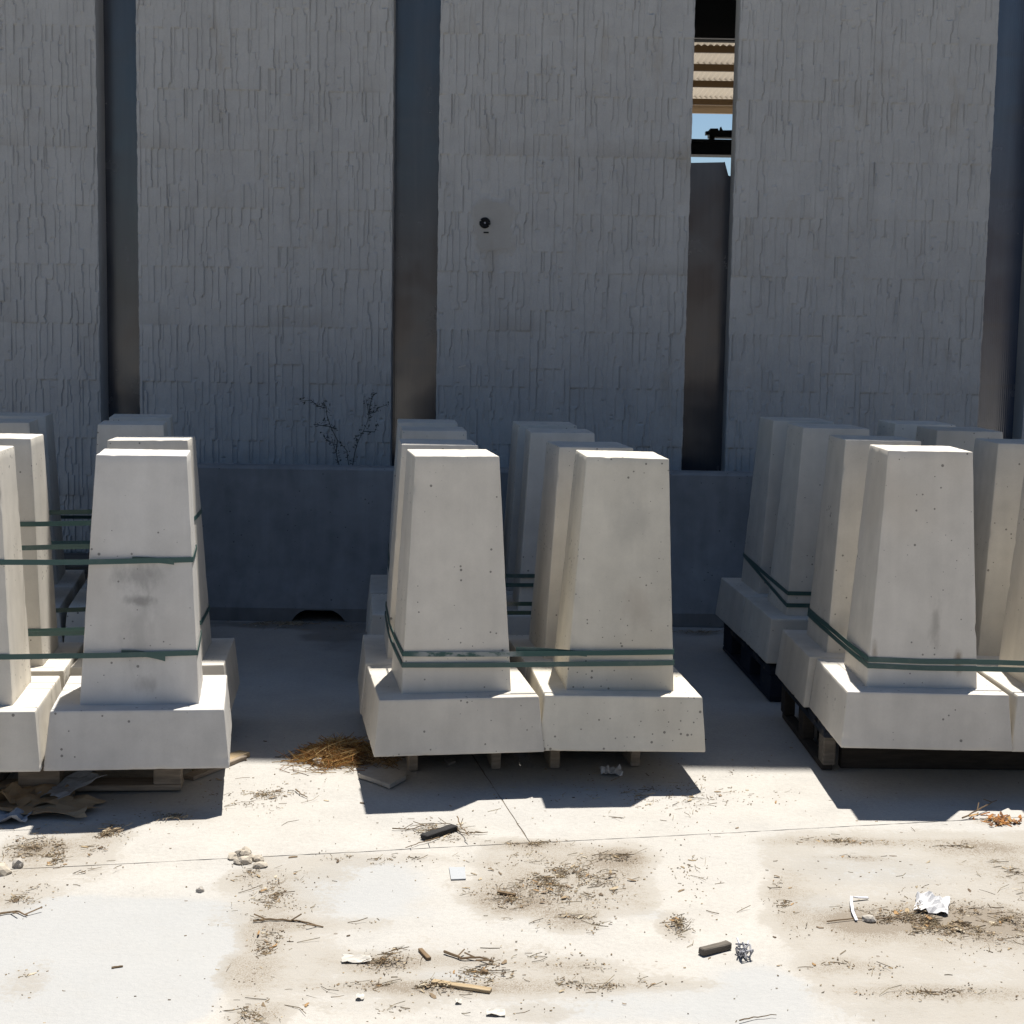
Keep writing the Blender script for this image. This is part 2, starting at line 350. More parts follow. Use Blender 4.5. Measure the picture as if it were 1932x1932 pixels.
ground = mesh_obj('ground', from_py('ground', [(-600, -600, -.022), (600, -600, -.022), (600, 600, -.022), (-600, 600, -.022)], [(0, 1, 2, 3)], M_ground))
tag(ground, kind='structure')
ALPHA = R(11.7); E1 = (math.cos(ALPHA), math.sin(ALPHA)); E2 = (-math.sin(ALPHA), math.cos(ALPHA)); J0 = (.077, 4.877); SL = 4.2
def slab(i, j):
    fine = (i in (-1, 0)) and (j in (-1, 0))
    n = {True: 170 if j == -1 else 90, False: 6}[fine]
    g = .0024; r = np.random.RandomState(i * 31 + j * 7 + 500)
    i0 = i + (.5 if j == -1 else 0); a = np.linspace(i0 * SL + g, (i0 + 1) * SL - g, n + 1); b = np.linspace(j * SL + g, (j + 1) * SL - g, n + 1)
    A, B = np.meshgrid(a, b, indexing='ij')
    if fine:
        A[0, :] += r.uniform(-.002, .002, n + 1); A[-1, :] += r.uniform(-.002, .002, n + 1); B[:, 0] += r.uniform(-.002, .002, n + 1); B[:, -1] += r.uniform(-.002, .002, n + 1)
    X = J0[0] + A * E1[0] + B * E2[0]; Y = J0[1] + A * E1[1] + B * E2[1]
    Z = (fbm(X * .6, Y * .6, 91) - .5) * .006 + (fbm(X * 4, Y * 4, 93) - .5) * .002 if fine else np.zeros_like(X)
    N = (n + 1) ** 2; vid = np.arange(N).reshape(n + 1, n + 1)
    V = np.stack([X, Y, Z], -1).reshape(-1, 3)
    F = np.stack([vid[:-1, :-1], vid[1:, :-1], vid[1:, 1:], vid[:-1, 1:]], -1).reshape(-1, 4)
    edge = np.concatenate([vid[:-1, 0], vid[-1, :-1], vid[:0:-1, -1], vid[0, :0:-1]])
    K = len(edge); SV = V[edge].copy(); SV[:, 2] = -.05
    SF = np.stack([edge, N + np.arange(K), N + (np.arange(K) + 1) % K, np.roll(edge, -1)], -1)
    V = np.concatenate([V, SV]); F = np.concatenate([F, SF])
    me = from_py('concrete_slab', V.tolist(), F.tolist(), M_ground)
    if fine:
        for kind in ('dirt', 'pale', 'dark_ground'):
            at_ = me.attributes.new(kind, 'FLOAT', 'POINT'); at_.data.foreach_set('value', field(kind, V[:, 0], V[:, 1]).astype(np.float32))
    mesh_obj('concrete_slab', me, ground)
for j in range(-3, 3):
    for i in range(-4 if j == -1 else -3, 3): slab(i, j)
# packed dirt in the joints
mb = MB()
for k in range(-2, 3):
    for ax in (0, 1):
        c = Vector((J0[0], J0[1], 0)) + k * SL * Vector((*(E1 if ax == 0 else E2), 0))
        mb.box((c.x, c.y, -.0085), (.03, 30, .010) if ax == 0 else (30, .03, .0098), rz=ALPHA)
tag(mb.obj('joint_filling', M_soil, ground), kind='stuff')

# dry hills on the far side of the yard (seen only in the dark sheets' reflections)
def hill():
    v = []; f = []; n = 90
    for i in range(n + 1):
        t = i / n; x = -140 + 280 * t
        h = 8.3 + .13 * x * (1 if x > -30 else .2) + 2.2 * math.sin(x * .09 + 1) + 3 * (mnoise.noise(Vector((x * .05, 3, 0)))) + 1.0 * mnoise.noise(Vector((x * .23, 9, 0)))
        h = max(4, min(h, 22))
        for k, (yy, zz) in enumerate(((-52, -.5), (-58, h * .55), (-66, h * .93), (-76, h), (-120, -.5))):
            v.append((x + 2 * mnoise.noise(Vector((x * .1, k, 5))), yy + 4 * mnoise.noise(Vector((x * .08, k * 3, 0))), zz))
    for i in range(n):
        for k in range(4): f.append((i * 5 + k, i * 5 + k + 1, (i + 1) * 5 + k + 1, (i + 1) * 5 + k))
    o = mesh_obj('hill', from_py('hill', v, f, M_hill, True)); tag(o, kind='structure')
hill()

# ------------------------------------------------------------------ the shed
WY, YAW = 9.25, .020
KX = 9.25 / 8.607
def wy(x): return WY + YAW * x
shed = thing('warehouse', 'tall grey precast concrete shed with ribbed stone-pattern panels and dark glazing strips', 'warehouse', (0, WY, 0))
# panel edges (bottom, top) on the wall plane, metres
EDGE = [(-5.2, -2.437), (-2.206, -.729), (-.461, 1.007), (1.265, 2.769), (3.04, 5.0)]
WALL_H = 10.87
LINE0, COURSE = 1.30, .3385       # height of one course joint, course height
def relief_height(x, z, k_panel):
    """surface of the formliner: vertical split strips in staggered courses"""
    H = np.zeros_like(x); P = .975
    off = {0: .30, 1: 0.02, 2: -.185, 3: -.185, 4: .1}[k_panel]
    x0 = EDGE[k_panel][0]
    u = x - x0 - off
    rowv = z[0, :]; ucol = u[:, 0]
    for rep in range(-3, 5):
        for seg, (a, b, dz) in enumerate(((0, .735, 0), (.735, P, .12))):
            lo, hi = rep * P + a, rep * P + b
            ci = np.where((ucol >= lo) & (ucol < hi))[0]
            if len(ci) == 0: continue
            kk = np.floor((rowv - LINE0 - dz) / COURSE).astype(int)
            for k in np.unique(kk):
                ri = np.where(kk == k)[0]
                r = np.random.RandomState((k % 7) * 13 + seg * 101 + (rep % 3) * 5 + 3)
                zr = (rowv[ri] - LINE0 - dz) / COURSE - k
                uu = ucol[ci] - lo
                lip_g = np.interp(uu, np.linspace(0, b - a, 14), r.uniform(.0005, .0065, 14))
                seg_n = max(3, int((b - a) / .065)); brk = r.uniform(.22, .80, seg_n)[np.clip((uu / (b - a) * seg_n).astype(int), 0, seg_n - 1)]
                rows = []
                for half in (0, 1):
                    w = r.uniform(.024, .054, 60); bnd = np.cumsum(w) - r.uniform(0, .02); bnd = bnd[(bnd > .012) & (bnd < (b - a) - .02)]
                    m = len(bnd)
                    j1 = r.uniform(.05, .95, m); s1 = r.choice([-1, 1], m) * r.uniform(.005, .013, m) * (r.rand(m) < .85)
                    j2 = r.uniform(.05, .95, m); s2 = r.choice([-1, 1], m) * r.uniform(.004, .010, m) * (r.rand(m) < .6)
                    curve = r.uniform(-.005, .005, m); gd = r.uniform(0, .0038, m + 1); la = r.uniform(0, .0035, m + 1); lb = r.uniform(0, .0035, m + 1)
                    sl = r.uniform(.0035, .0095, m + 1) * (r.rand(m + 1) < .92); fz = r.uniform(.1, .9, m + 1); fl = r.rand(m + 1) < .4
                    rows.append((bnd, j1, s1, j2, s2, curve, gd, la, lb, sl, fz, fl, m))
                pc = r.uniform(0, b - a, 6); pz = r.uniform(.05, .95, 6); pw = r.uniform(.007, .012, 6)
                for q, zz in zip(ri, zr):
                    two = []
                    for (bnd, j1, s1, j2, s2, curve, gd, la, lb, sl, fz, fl, m) in rows:
                        bb = bnd + s1 * np.clip((zz - j1) / .03, 0, 1) + s2 * np.clip((zz - j2) / .03, 0, 1) + curve * zz
                        full = np.concatenate([[0], bb, [b - a]]); full = np.maximum.accumulate(full)
                        s = np.clip(np.searchsorted(full, uu, 'right') - 1, 0, m)
                        t = (uu - full[s]) / np.maximum(full[s + 1] - full[s], .004)
                        fade = np.where(fl, np.clip((zz - fz) / .15, 0, 1), 1.0)
                        two.append((la + (lb - la) * zz)[s] - (gd * fade)[s] * ((uu - full[s]) < .0058) + (sl * (.35 + .65 * fade))[s] * np.clip(t, 0, 1) ** 1.5)
                    row = np.where(zz > brk, two[1], two[0]) + lip_g * (1 - zz)
                    for e in np.where(np.abs(pz - zz) < .017)[0]: row = row - .005 * (np.abs(uu - pc[e]) < pw[e])
                    H[ci, q] = row
    return H
def wall_panel(k):
    x0, x1 = EDGE[k]; zt = 4.35; dx, dz = (.0052, .011) if k in (1, 2, 3) or k == 0 else (.05, .05)
    xs0 = x0 if k else -3.6
    nx = int((x1 - xs0) / dx); nz = int((zt - 0) / dz)
    xs = np.linspace(xs0, x1, nx + 1); zs = np.linspace(0, zt, nz + 1)
    X, Z = np.meshgrid(xs, zs, indexing='ij')
    H = relief_height(X, Z, k) + (fbm(X * 26, Z * 12, 71) - .5) * .005 + (fbm(X * 80, Z * 50, 75, 2) - .5) * .0035
    st = np.zeros_like(X)
    if k == 2:           # smooth patch round the lifting socket
        c = at_y(928, 425, WY); m = np.clip(1.3 - ((np.abs(X - c.x - .01) / .105) ** 4 + (np.abs(Z - c.z) / .13) ** 4) ** .25 + (fbm(X * 16, Z * 16, 19) - .5) * .7, 0, 1) * 3.5
        m = np.clip(m + (fbm(X * 14, Z * 14, 12) - .5) * .8 * (m > 0), 0, 1)
        H = H * (1 - m) + .014 * m; st = m * .32
        st = np.maximum(st, .45 * np.clip(1 - np.abs(X - c.x) / .06, 0, 1) * np.clip((c.z - Z) / .1, 0, 1) * np.clip((Z - c.z + .45) / .3, 0, 1))
    # dark run-off under some course joints
    rr = (Z - LINE0) / COURSE; fr = rr - np.floor(rr)
    st = np.maximum(st, .28 * np.clip(1 - fr / .30, 0, 1) * np.clip((fbm(X * 2.3 + 9, np.floor(rr) * 3.1 + 0 * X, 44, 3) - .52) * 6, 0, 1))
    jag = (fbm(Z * 22, Z * 0 + 3, 87) - .5) * .007
    XX = X.copy(); XX[0, :] += jag[0, :]; XX[-1, :] -= jag[-1, :]
    H[0, :] *= .4; H[-1, :] *= .4
    Y = WY + YAW * X - H
    V = np.stack([XX, Y, Z], -1).reshape(-1, 3); N = len(V); vid = np.arange(N).reshape(nx + 1, nz + 1)
    F = np.stack([vid[:-1, :-1], vid[1:, :-1], vid[1:, 1:], vid[:-1, 1:]], -1).reshape(-1, 4)
    # the moulded edges run back to the slab
    for col, flip in ((0, 0), (nx, 1)):
        base = len(V); sv = V[vid[col]].copy(); sv[:, 1] = WY + YAW * (x1 if flip else xs0) + .03; sv[:, 0] = np.where(flip, x1 - .004, xs0 + .004)
        V = np.concatenate([V, sv]); a = vid[col]; b = base + np.arange(nz + 1)
        q = np.stack([a[:-1], a[1:], b[1:], b[:-1]], -1); F = np.concatenate([F, q if not flip else q[:, ::-1]])
    me = from_py('stone_relief', V.tolist(), F.tolist(), M_relief)
    s_ = me.attributes.new('stain', 'FLOAT', 'POINT'); sv = np.zeros(len(V), np.float32); sv[:N] = st.reshape(-1); s_.data.foreach_set('value', sv)
    mb = MB(); y0 = .026
    p = [(x0 + .004, WY + YAW * x0 + y0 - WY), (x1 - .004, YAW * x1 + y0), (x1 - .004, YAW * x1 + .20), (x0 + .004, YAW * x0 + .20)]
    mb.prism(p, 0, WALL_H)
    p2 = [(x0 + .004, YAW * x0 - .012), (x1 - .004, YAW * x1 - .012), (x1 - .004, YAW * x1 + y0 - .002), (x0 + .004, YAW * x0 + y0 - .002)]
    mb.prism(p2, zt + .001, WALL_H - .001)
    body = mb.obj('wall_panel', M_relief, shed)
    rel = mesh_obj('stone_relief', me, body, loc=(0, -WY, 0)); tag(rel, kind='stuff')
    return body
panels = [wall_panel(k) for k in range(5)]
# lifting socket in the middle panel
c = at_y(915, 421, WY); mb = MB()
ringpts = [(c.x + .021 * math.cos(t), WY + YAW * c.x - .018 - WY, c.z + .021 * math.sin(t)) for t in [2 * math.pi * i / 20 for i in range(21)]]
mb.tube(ringpts, .0115, 8, False); mb.tube([(c.x, YAW * c.x - .012, c.z), (c.x, YAW * c.x - .019, c.z)], .02, 16)
soc = mb.obj('lifting_socket', M_plug, panels[2], smooth=True, sharp=40)
mb = MB(); mb.tube([(c.x, YAW * c.x - .02, c.z), (c.x, YAW * c.x - .026, c.z)], .006, 8); mb.obj('bolt', M_wire, panels[2])
mb = MB(); mb.box((c.x + .008, YAW * c.x - .0165, c.z - .055), (.030, .006, .008)); mb.obj('slot', M_plug, panels[2])
c = at_y(872, 691, WY); mb = MB(); mb.box((c.x, YAW * c.x - .021, c.z), (.045, .006, .009), ry=-.25); mb.obj('pale_fleck', M_flake, panels[2])  # small pale strip on the panel face
# dark ribbed sheets between the panels
def sheet(x0, x1, poly_z, yo, wob=0.0):
    n = 40; f = []
    me_v = []
    for i in range(n + 1):
        x = x0 + (x1 - x0) * i / n
        for z, z1 in (poly_z(i / n),):
            me_v += [(x, YAW * x + yo + wob * z, z), (x, YAW * x + yo + wob * z1, z1), (x, YAW * x + yo + .012 + wob * z, z), (x, YAW * x + yo + .012 + wob * z1, z1)]
    for i in range(n):
        a = i * 4; b = a + 4
        f += [(a, b, b + 1, a + 1), (a + 2, a + 3, b + 3, b + 2), (a + 1, b + 1, b + 3, a + 3), (a, a + 2, b + 2, b)]
    f += [(0, 1, 3, 2), (n * 4, n * 4 + 2, n * 4 + 3, n * 4 + 1)]
    return mesh_obj('glazing_sheet', from_py('glazing_sheet', me_v, f, M_glaze_sky_tint if x0 > 2 else M_glaze), shed)
for k in range(4):
    g0, g1 = EDGE[k][1] - .03, EDGE[k + 1][0] + .03
    if k == 2:
        zt = at_y(1345, 305, WY + .22).z; lo = at_y(1345, 322, WY + .22).z
        sheet(g0, g1, lambda t: (0.05, zt - .012 * (1 - t) if t < .80 else max(lo - .03, zt + (lo - zt) * (t - .80) / .05)), .19)
    else:
        zs = at_y(210, 205, WY + .2).z
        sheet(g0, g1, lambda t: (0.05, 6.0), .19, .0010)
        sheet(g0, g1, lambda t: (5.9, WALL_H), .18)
        mb = MB(); x = (g0 + g1) / 2; mb.box((x, YAW * x + .235, zs - .16), (g1 - g0, .03, .09)); mb.obj('rail', M_steel, shed)
# roof, sides and back of the shed
mb = MB(); mb.box((0, 6.15, WALL_H + .06), (30, 12.4, .12)); mb.obj('roof', M_roof, shed)
for sx in (-1, 1):
    mb = MB(); mb.box((sx * 14.9, 6.0, WALL_H / 2), (.2, 11.5, WALL_H - .02)); mb.obj('side_wall', M_shed, shed)
    a, b = (-14.8, -5.22) if sx < 0 else (5.02, 14.8)
    mb = MB(); mb.box(((a + b) / 2, .1 + YAW * (a + b) / 2, WALL_H / 2), (b - a, .2, WALL_H - .02), rz=YAW); mb.obj('front_wall', M_relief, shed)
zb = at_y(1350, 80, WY + 11.9).z
mb = MB(); mb.box((0, 11.9, (zb + WALL_H) / 2), (29.6, .15, WALL_H - zb - .02)); mb.obj('back_wall', M_roof, shed)
mb = MB(); z = at_y(1350, 70, WY + 11.7).z; mb.box((0, 11.74, z), (29.4, .1, .03)); mb.obj('purlin', M_steel, shed)
for x in (-9, -4.2, 9.5):
    mb = MB(); mb.box((x, 11.6, (zb) / 2), (.3, .3, zb)); mb.obj('column', M_steel, shed)

# overhead crane inside, seen through the gap
cy = 20.0; crane = thing('overhead_crane', 'black travelling crane beam and end carriage silhouetted in the open gap', 'crane', (0, cy, 0))
za, zc = at_y(1350, 265.5, cy).z, at_y(1350, 294.5, cy).z
mb = MB(); h = za - zc
mb.box((1, 0, za - .02), (19, .30, .04)); mb.box((1, 0, (za + zc) / 2), (19, .16, h - .08)); mb.box((1, 0, zc + .02), (19, .30, .04)); mb.obj('runway_beam', M_steel, crane)
def cpt(px, py): p = at_y((1680 + px * .25882) / 1.325, py * .25882 / 1.325, cy); return p.x, p.z
def csil(name, pts, y0, y1, smooth=False):
    m = MB(); q = [cpt(*p) for p in pts]; n = len(q)
    for y in (y0, y1):
        for x, z in q: m.v.append((x, y, z))
    m.f.append(tuple(range(n))); m.f.append(tuple(reversed(range(n, 2 * n))))
    for i in range(n): m.f.append((i, n + i, n + (i + 1) % n, (i + 1) % n))
    return m.obj(name, M_steel, crane)
csil('end_carriage', [(350, 1262), (362, 1250), (436, 1250), (440, 1268), (900, 1262), (900, 1340), (352, 1330)], -.10, .10)
csil('buffer', [(322, 1272), (350, 1270), (350, 1304), (322, 1306)], -.05, .05)
csil('wheel', [(383 + 27 * math.cos(t), 1335 + 27 * math.sin(t)) for t in [2 * math.pi * i / 18 for i in range(18)]], -.04, .04)
csil('bracket', [(458, 1264), (463, 1232), (472, 1224), (478, 1240), (490, 1264)], -.03, .03)

# open canopy beyond the shed
ZC = 6.3
can = thing('canopy', 'tan corrugated roof canopy on brown purlins beyond the shed gap', 'canopy', (0, 26, 0))
ys = [at(1350, v, ZC).y for v in (97, 132, 162.5, 196)]
y_far = at(1350, 208, ZC).y
cuts = [ys[0] - 3.2] + ys + [y_far + .35]
nx = 720; xs = np.linspace(-5, 11, nx + 1); cor = .022 * np.sin(xs * 2 * math.pi / .105)
for i in range(len(cuts) - 1):
    a, b = cuts[i], cuts[i + 1] + .10; z0, z1 = ZC + .10 + .012 * i, ZC + .10 + .012 * i + .004
    V = [(x, a - 26, z1 + c_) for x, c_ in zip(xs, cor)] + [(x, b - 26, z0 + c_) for x, c_ in zip(xs, cor)]
    F = [(j, j + 1, nx + 2 + j, nx + 1 + j) for j in range(nx)]
    mesh_obj('roof_sheet', from_py('roof_sheet', V, F, M_canopy, True), can)
for y in ys:
    mb = MB(); mb.box((3, y - 26, ZC + .035), (16, .07, .12)); mb.obj('purlin', M_brown, can)
f0, f1 = at_y(1350, 198.5, y_far + .3).z, at_y(1350, 214.5, y_far + .3).z
mb = MB(); mb.box((3, y_far + .3 - 26, (f0 + f1) / 2), (16, .08, f0 - f1)); mb.obj('fascia', M_fascia, can)
mb = MB(); mb.box((3, y_far + .24 - 26, f0 - .02), (16, .03, .03)); mb.obj('gutter_lip', M_fascia, can)
for x in (-4.6, 10.6):
    for y in (ys[0], y_far):
        mb = MB(); mb.box((x, y - 26, ZC / 2 - .05), (.2, .2, ZC - .1)); mb.obj('post', M_brown, can)

# ------------------------------------------------------------------ concrete barriers
BPROF = [(0, 0), (0, .075), (.150, .33), (.205, .835), (.22, .85), (.36, .85), (.375, .835), (.44, .33), (.60, .075), (.60, 0)]
def barrier(x0, x1, label, slot=None):
    t = thing('concrete_barrier', label, 'barrier', ((x0 + x1) / 2, 8.605 + YAW * (x0 + x1) / 2, .002), (0, 0, YAW), 'concrete barriers along the wall')
    L = x1 - x0; n = 120; v = []; f = []; K = len(BPROF)
    slots = [(-L / 4, .14), (L / 4, .14)] if slot is None else slot
    for i in range(n + 1):
        x = -L / 2 + L * i / n; arch = 0
        for cx, hw in slots:
            d = abs(x - cx) / hw
            if d < 1: arch = max(arch, .066 * min(1, 2.2 * (1 - d)) ** .5)
        wob = .0025 * mnoise.noise(Vector((x * 2, x0, 0)))
        for k, (y, z) in enumerate(BPROF):
            if z == 0: z = arch
            v.append((x + (.0 if 0 < i < n else (.012 if i == 0 else -.012) * (1 if k in (3, 4, 5, 6) else .3)), y + wob, z + (.002 * mnoise.noise(Vector((x * 6, k, x0))) if z > .1 else 0)))
    for i in range(n):
        for k in range(K):
            a = i * K + k; b = i * K + (k + 1) % K; f.append((a, b, b + K, a + K))
    f.append(tuple(range(K))[::-1]); f.append(tuple(n * K + k for k in range(K)))
    me = from_py('barrier_body', v, [tuple(reversed(q)) for q in f], M_barrier, True, 25)
    mesh_obj('barrier_body', me, t)
    return t
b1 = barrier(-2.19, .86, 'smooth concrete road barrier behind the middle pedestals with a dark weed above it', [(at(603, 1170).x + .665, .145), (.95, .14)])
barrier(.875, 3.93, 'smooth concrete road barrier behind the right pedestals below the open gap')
hz = at_y(420, 1011, 8.80); mb = MB()
lx = hz.x - b1.location.x
mb.tube([(lx, .196, hz.z), (lx, .22, hz.z)], [.019, .016], 12); mb.obj('lifting_hole', M_plug, b1)

# ------------------------------------------------------------------ pedestals
def tapered(name, w0, w1, z0, z1, m, seed, cuts=26):
    bm = bmesh.new()
    v = [bm.verts.new((x * w / 2, y * w / 2, z)) for w, z in ((w0, z0), (w1, z1)) for x, y in ((-1, -1), (1, -1), (1, 1), (-1, 1))]
    for f in BOXF: bm.faces.new([v[i] for i in f])
    bmesh.ops.bevel(bm, geom=bm.edges[:], offset=.0045, segments=2, profile=.5, affect='EDGES')
    long_e = [e for e in bm.edges if e.calc_length() > .05]
    bmesh.ops.subdivide_edges(bm, edges=long_e, cuts=cuts, use_grid_fill=True)
    for q in bm.verts:
        p = q.co; n = mnoise.noise(p * 3 + Vector((seed, 0, 0))) * .0020 + mnoise.noise(p * 14 + Vector((0, seed, 0))) * .0008
        d = Vector((p.x, p.y, (p.z - (z0 + z1) / 2) * .4)).normalized(); q.co = p + d * n
        # knocked edges
        w = w0 + (w1 - w0) * (p.z - z0) / (z1 - z0)
        q.co += d * mnoise.noise(p * 55 + Vector((seed, 9, 2))) * .0008
        on = sum((abs(abs(p.x) - w / 2) < .007, abs(abs(p.y) - w / 2) < .007, min(abs(p.z - z0), abs(p.z - z1)) < .007))
        if on >= 2:
            c = mnoise.noise(p * 31 + Vector((seed * 3, 5, 1)))
            if c > .40: q.co -= d * (c - .40) * (.022 if p.z < z1 - .02 else .008)
    me = bpy.data.meshes.new(name); bm.to_mesh(me); bm.free(); me.materials.append(m)
    me.polygons.foreach_set('use_smooth', [True] * len(me.polygons)); me.set_sharp_from_angle(angle=R(32)); return me
BW0, BW1, BH, SW0, SW1, PH = .611, .572, .2, .40, .302, 1.05
def shapes(m, seed): return tapered('base', BW0, BW1, 0, BH, m, seed), tapered('shaft', SW0, SW1, BH - .012, PH, m, seed + .5, 30)
VAR = [shapes(M_cast, 1.3), shapes(M_cast, 4.1), shapes(M_cast, 7.7)]
SPECIAL = {'L2': shapes(M_cast_soot, 11.2), 'C2': shapes(M_cast_pit, 13.9), 'R1': shapes(M_cast_stain, 17.4)}
POSE = {
'C1':(-0.2215,5.6943,0.1445, 0.0025,-0.0015,0.1684),'C2':(0.3830,5.7830,0.1426, 0.0025,0.0185,0.0982),
'C3':(-0.3126,6.3010,0.1379, 0.0025,0.0062,0.1145),'C4':(0.3050,6.3759,0.1336, 0.0025,0.0062,0.1500),
'C5':(-0.3848,7.4425,0.1187, 0.0002,0.0008,0.0991),'C6':(0.2214,7.4971,0.1152, 0.0002,0.0008,0.0701),
'C7':(-0.4479,8.0488,0.1180, 0.0002,0.0008,0.0847),'C8':(0.1586,8.1015,0.1137, 0.0002,0.0008,0.0976),
'L1':(-1.8924,5.2791,0.1636, -0.0167,0.0099,0.1438),'L2':(-1.2952,5.4026,0.1491, -0.0167,0.0099,0.1639),
'L3':(-1.9742,5.8933,0.1626, -0.0167,0.0099,0.1405),'L4':(-1.4020,6.0850,0.1488, -0.0167,-0.0130,0.1061),
'L6':(-2.4247,7.3555,0.1270, -0.0014,0.0012,0.1722),'L5':(-1.8237,7.4594,0.1211, -0.0014,0.0012,0.1682),
'L8':(-2.5307,7.9582,0.1222, -0.0014,0.0012,0.1715),'L7':(-1.9264,8.0614,0.1188, -0.0014,0.0012,0.1718),
'R1':(1.4858,5.6997,0.1894, -0.0031,0.0042,-0.0005),'R2':(2.0880,5.7189,0.1825, -0.0031,0.0042,0.0221),
'R3':(1.4615,6.3240,0.1828, -0.0031,0.0042,0.0178),'R4':(2.0722,6.3381,0.1783, -0.0031,0.0042,0.0132),
'R5':(1.4361,7.1650,0.1790, 0.0011,0.0084,0.0547),'R6':(2.0490,7.1979,0.1747, 0.0011,0.0084,0.0503),
'R7':(1.4009,7.7801,0.1747, 0.0011,0.0084,0.0688),'R8':(2.0091,7.8147,0.1672, 0.0011,0.0084,0.0437),
}
LAB = {
'L1': 'pale concrete pedestal cut off by the left edge of the photo, sunlit right side',
'L2': 'front left concrete pedestal with sooty smudges and two green straps across its face',
'L3': 'pedestal in the second row directly behind the one cut by the left edge',
'L4': 'pedestal hidden mostly behind the sooty front left pedestal, thin lit strip on top',
'L5': 'shaded pedestal second from left near the wall, below the leftmost dark glazing strip',
'L6': 'shaded pedestal at the far left edge, third row, top above the lit second-row one',
'L7': 'rearmost pedestal of the left stack nearest the leftmost dark glazing strip',
'L8': 'rearmost shaded pedestal at the left edge against the wall',
'C1': 'middle front pedestal with whitish chalky tape on its two straps, left of the pair',
'C2': 'middle front pedestal dotted with many dark air holes, right of the pair',
'C3': 'second row pedestal behind the chalky-strapped middle one, sunlit front edge on top',
'C4': 'second row pedestal with warm lit left side behind the pitted middle one',
'C5': 'third row shaded pedestal of the middle stack, on its left side',
'C6': 'third row shaded bluish pedestal seen between the two middle front shafts',
'C7': 'rearmost shaded pedestal of the middle stack, left one below the dark glazing strip',
'C8': 'rearmost dark pedestal of the middle stack, right one below the ribbed panel',
'R1': 'right front pedestal with brown stains, straps low round its shaft',
'R2': 'right front pedestal cut off by the right edge of the photo',
'R3': 'second row pedestal left behind the brown-stained right front one',
'R4': 'second row sunlit pedestal at the right edge behind the cut-off one',
'R5': 'third row shaded pedestal of the right stack on the blue pallet, left one',
'R6': 'third row shaded pedestal of the right stack at the right, next to the dark glazing',
'R7': 'rearmost pedestal of the right stack, the leftmost top behind the blue pallet load',
'R8': 'rearmost pedestal of the right stack seen between two third row tops',
}
BLK = {}
for i, (k, (x, y, z, rx, ry, rz)) in enumerate(POSE.items()):
    M = Matrix.Rotation(ry, 3, 'Y') @ Matrix.Rotation(rx, 3, 'X') @ Matrix.Rotation(rz, 3, 'Z')
    t = thing('concrete_pedestal', LAB[k], 'pedestal', (x, y, z), M.to_euler(), 'tapered concrete pedestals strapped on pallets')
    b, s = SPECIAL.get(k) or VAR[i % 3]
    mesh_obj('base', b, t); mesh_obj('shaft', s, t)
    BLK[k] = (Vector((x, y, z)), M)

# ------------------------------------------------------------------ pallets
_BM = {}
def board(name, sx, sy, sz, m, seed):
    key = (name, round(sx, 3), round(sy, 3), round(sz, 3), m.name, seed % 3)
    if key not in _BM: _BM[key] = box_me(name, sx, sy, sz, m, .003, .0015, seed % 3)
    return _BM[key]
def pallet(label, c, rz, W, D, H, m, tilt=(0, 0), style='block', m2=None, skids=True, fy=.098, runner=False):
    t = thing('wooden_pallet', label, 'pallet', (c[0], c[1], c[2] if len(c) > 2 else .003), (tilt[0], tilt[1], rz), 'wooden pallets under the pedestals')
    m2 = m2 or m; r = random.Random(int(abs(c[0]) * 1000)); b = .022; fh = H - 3 * b
    def put(name, sx, sy, sz, x, y, z, mm): mesh_obj(name, board(name, sx, sy, sz, mm, r.randint(0, 9)), t, (x, y, z), (0, 0, r.uniform(-.006, .006)))
    if style == 'block':
        X = (-W / 2 + .05, 0, W / 2 - .05); Y = (-D / 2 + .05, 0, D / 2 - .05)
        for y in Y:
            if skids and not runner: put('bottom_board', W, .1, b, 0, y, 0, m)
        for x in X:
            for y in Y:
                if skids: put('foot_block', .14 if x == 0 else .095, fy, fh, x, y if fy < .1 else y * (1 - (fy - .098) / D), b, m2)
                elif x < 0: put('foot_block', .046, .085, fh + b - .026, x - .026, y, .026, m2 if y < -.2 else M_wood_dark)
            put('stringer_board', .098, D, b, x, 0, b + fh, m)
            if runner: put('bottom_runner', .098, D - .004, b * .9, x, 0, .001, m)
        if not skids:
            put('bottom_runner', .044, D - .06, .024, X[0] - .026, 0, .001, M_wood_dark)
            for y in Y: put('stringer', W - .09, .04, fh + b - .004, .035, y + .03, 0, M_wood_dark)
        n = 5
        for i in range(n): put('deck_board', W, .12, b - .001, 0, -D / 2 + .062 + (D - .124) * i / (n - 1), 2 * b + fh, m)
    else:
        for x in (-W / 2 + .018, W / 2 - .018): put('stringer', .036, D, H - b, x, 0, 0, m2)
        put('light_stop_board', W - .08, .02, H - b - .01, 0, D / 2 - .03, 0, M_wood_dark)  # added to block light from behind and darken the ground beneath
        for i in range(3): put('bottom_board', W - .078, .10, .016, 0, -D / 2 + .30 + .24 * i, 0, M_wood_dark)  # added dark boards deepen the shade under the deck
        for i in range(6): put('deck_board', W + .03, .11, b - .001, 0, -D / 2 + .06 + (D - .12) * i / 5, H - b, m)
    return t
def lay(c, rz, lx, ly): return (c[0] + lx * math.cos(rz) - ly * math.sin(rz), c[1] + lx * math.sin(rz) + ly * math.cos(rz))
rzL = .131; c = lay((-1.627, 5.614), rzL, 0, .28)
pallet('weathered wooden block pallet under the front left pedestals, two feet showing', (-1.70, 5.77), rzL, .98, .96, .146, M_wood, (-.0167, .0099))
rzC = .128
pallet('narrow stringer pallet under the chalky-strapped middle pedestal', (-.26, 6.18), rzC, .345, 1.0, .133, M_wood_grey, style='stringer', m2=M_wood)
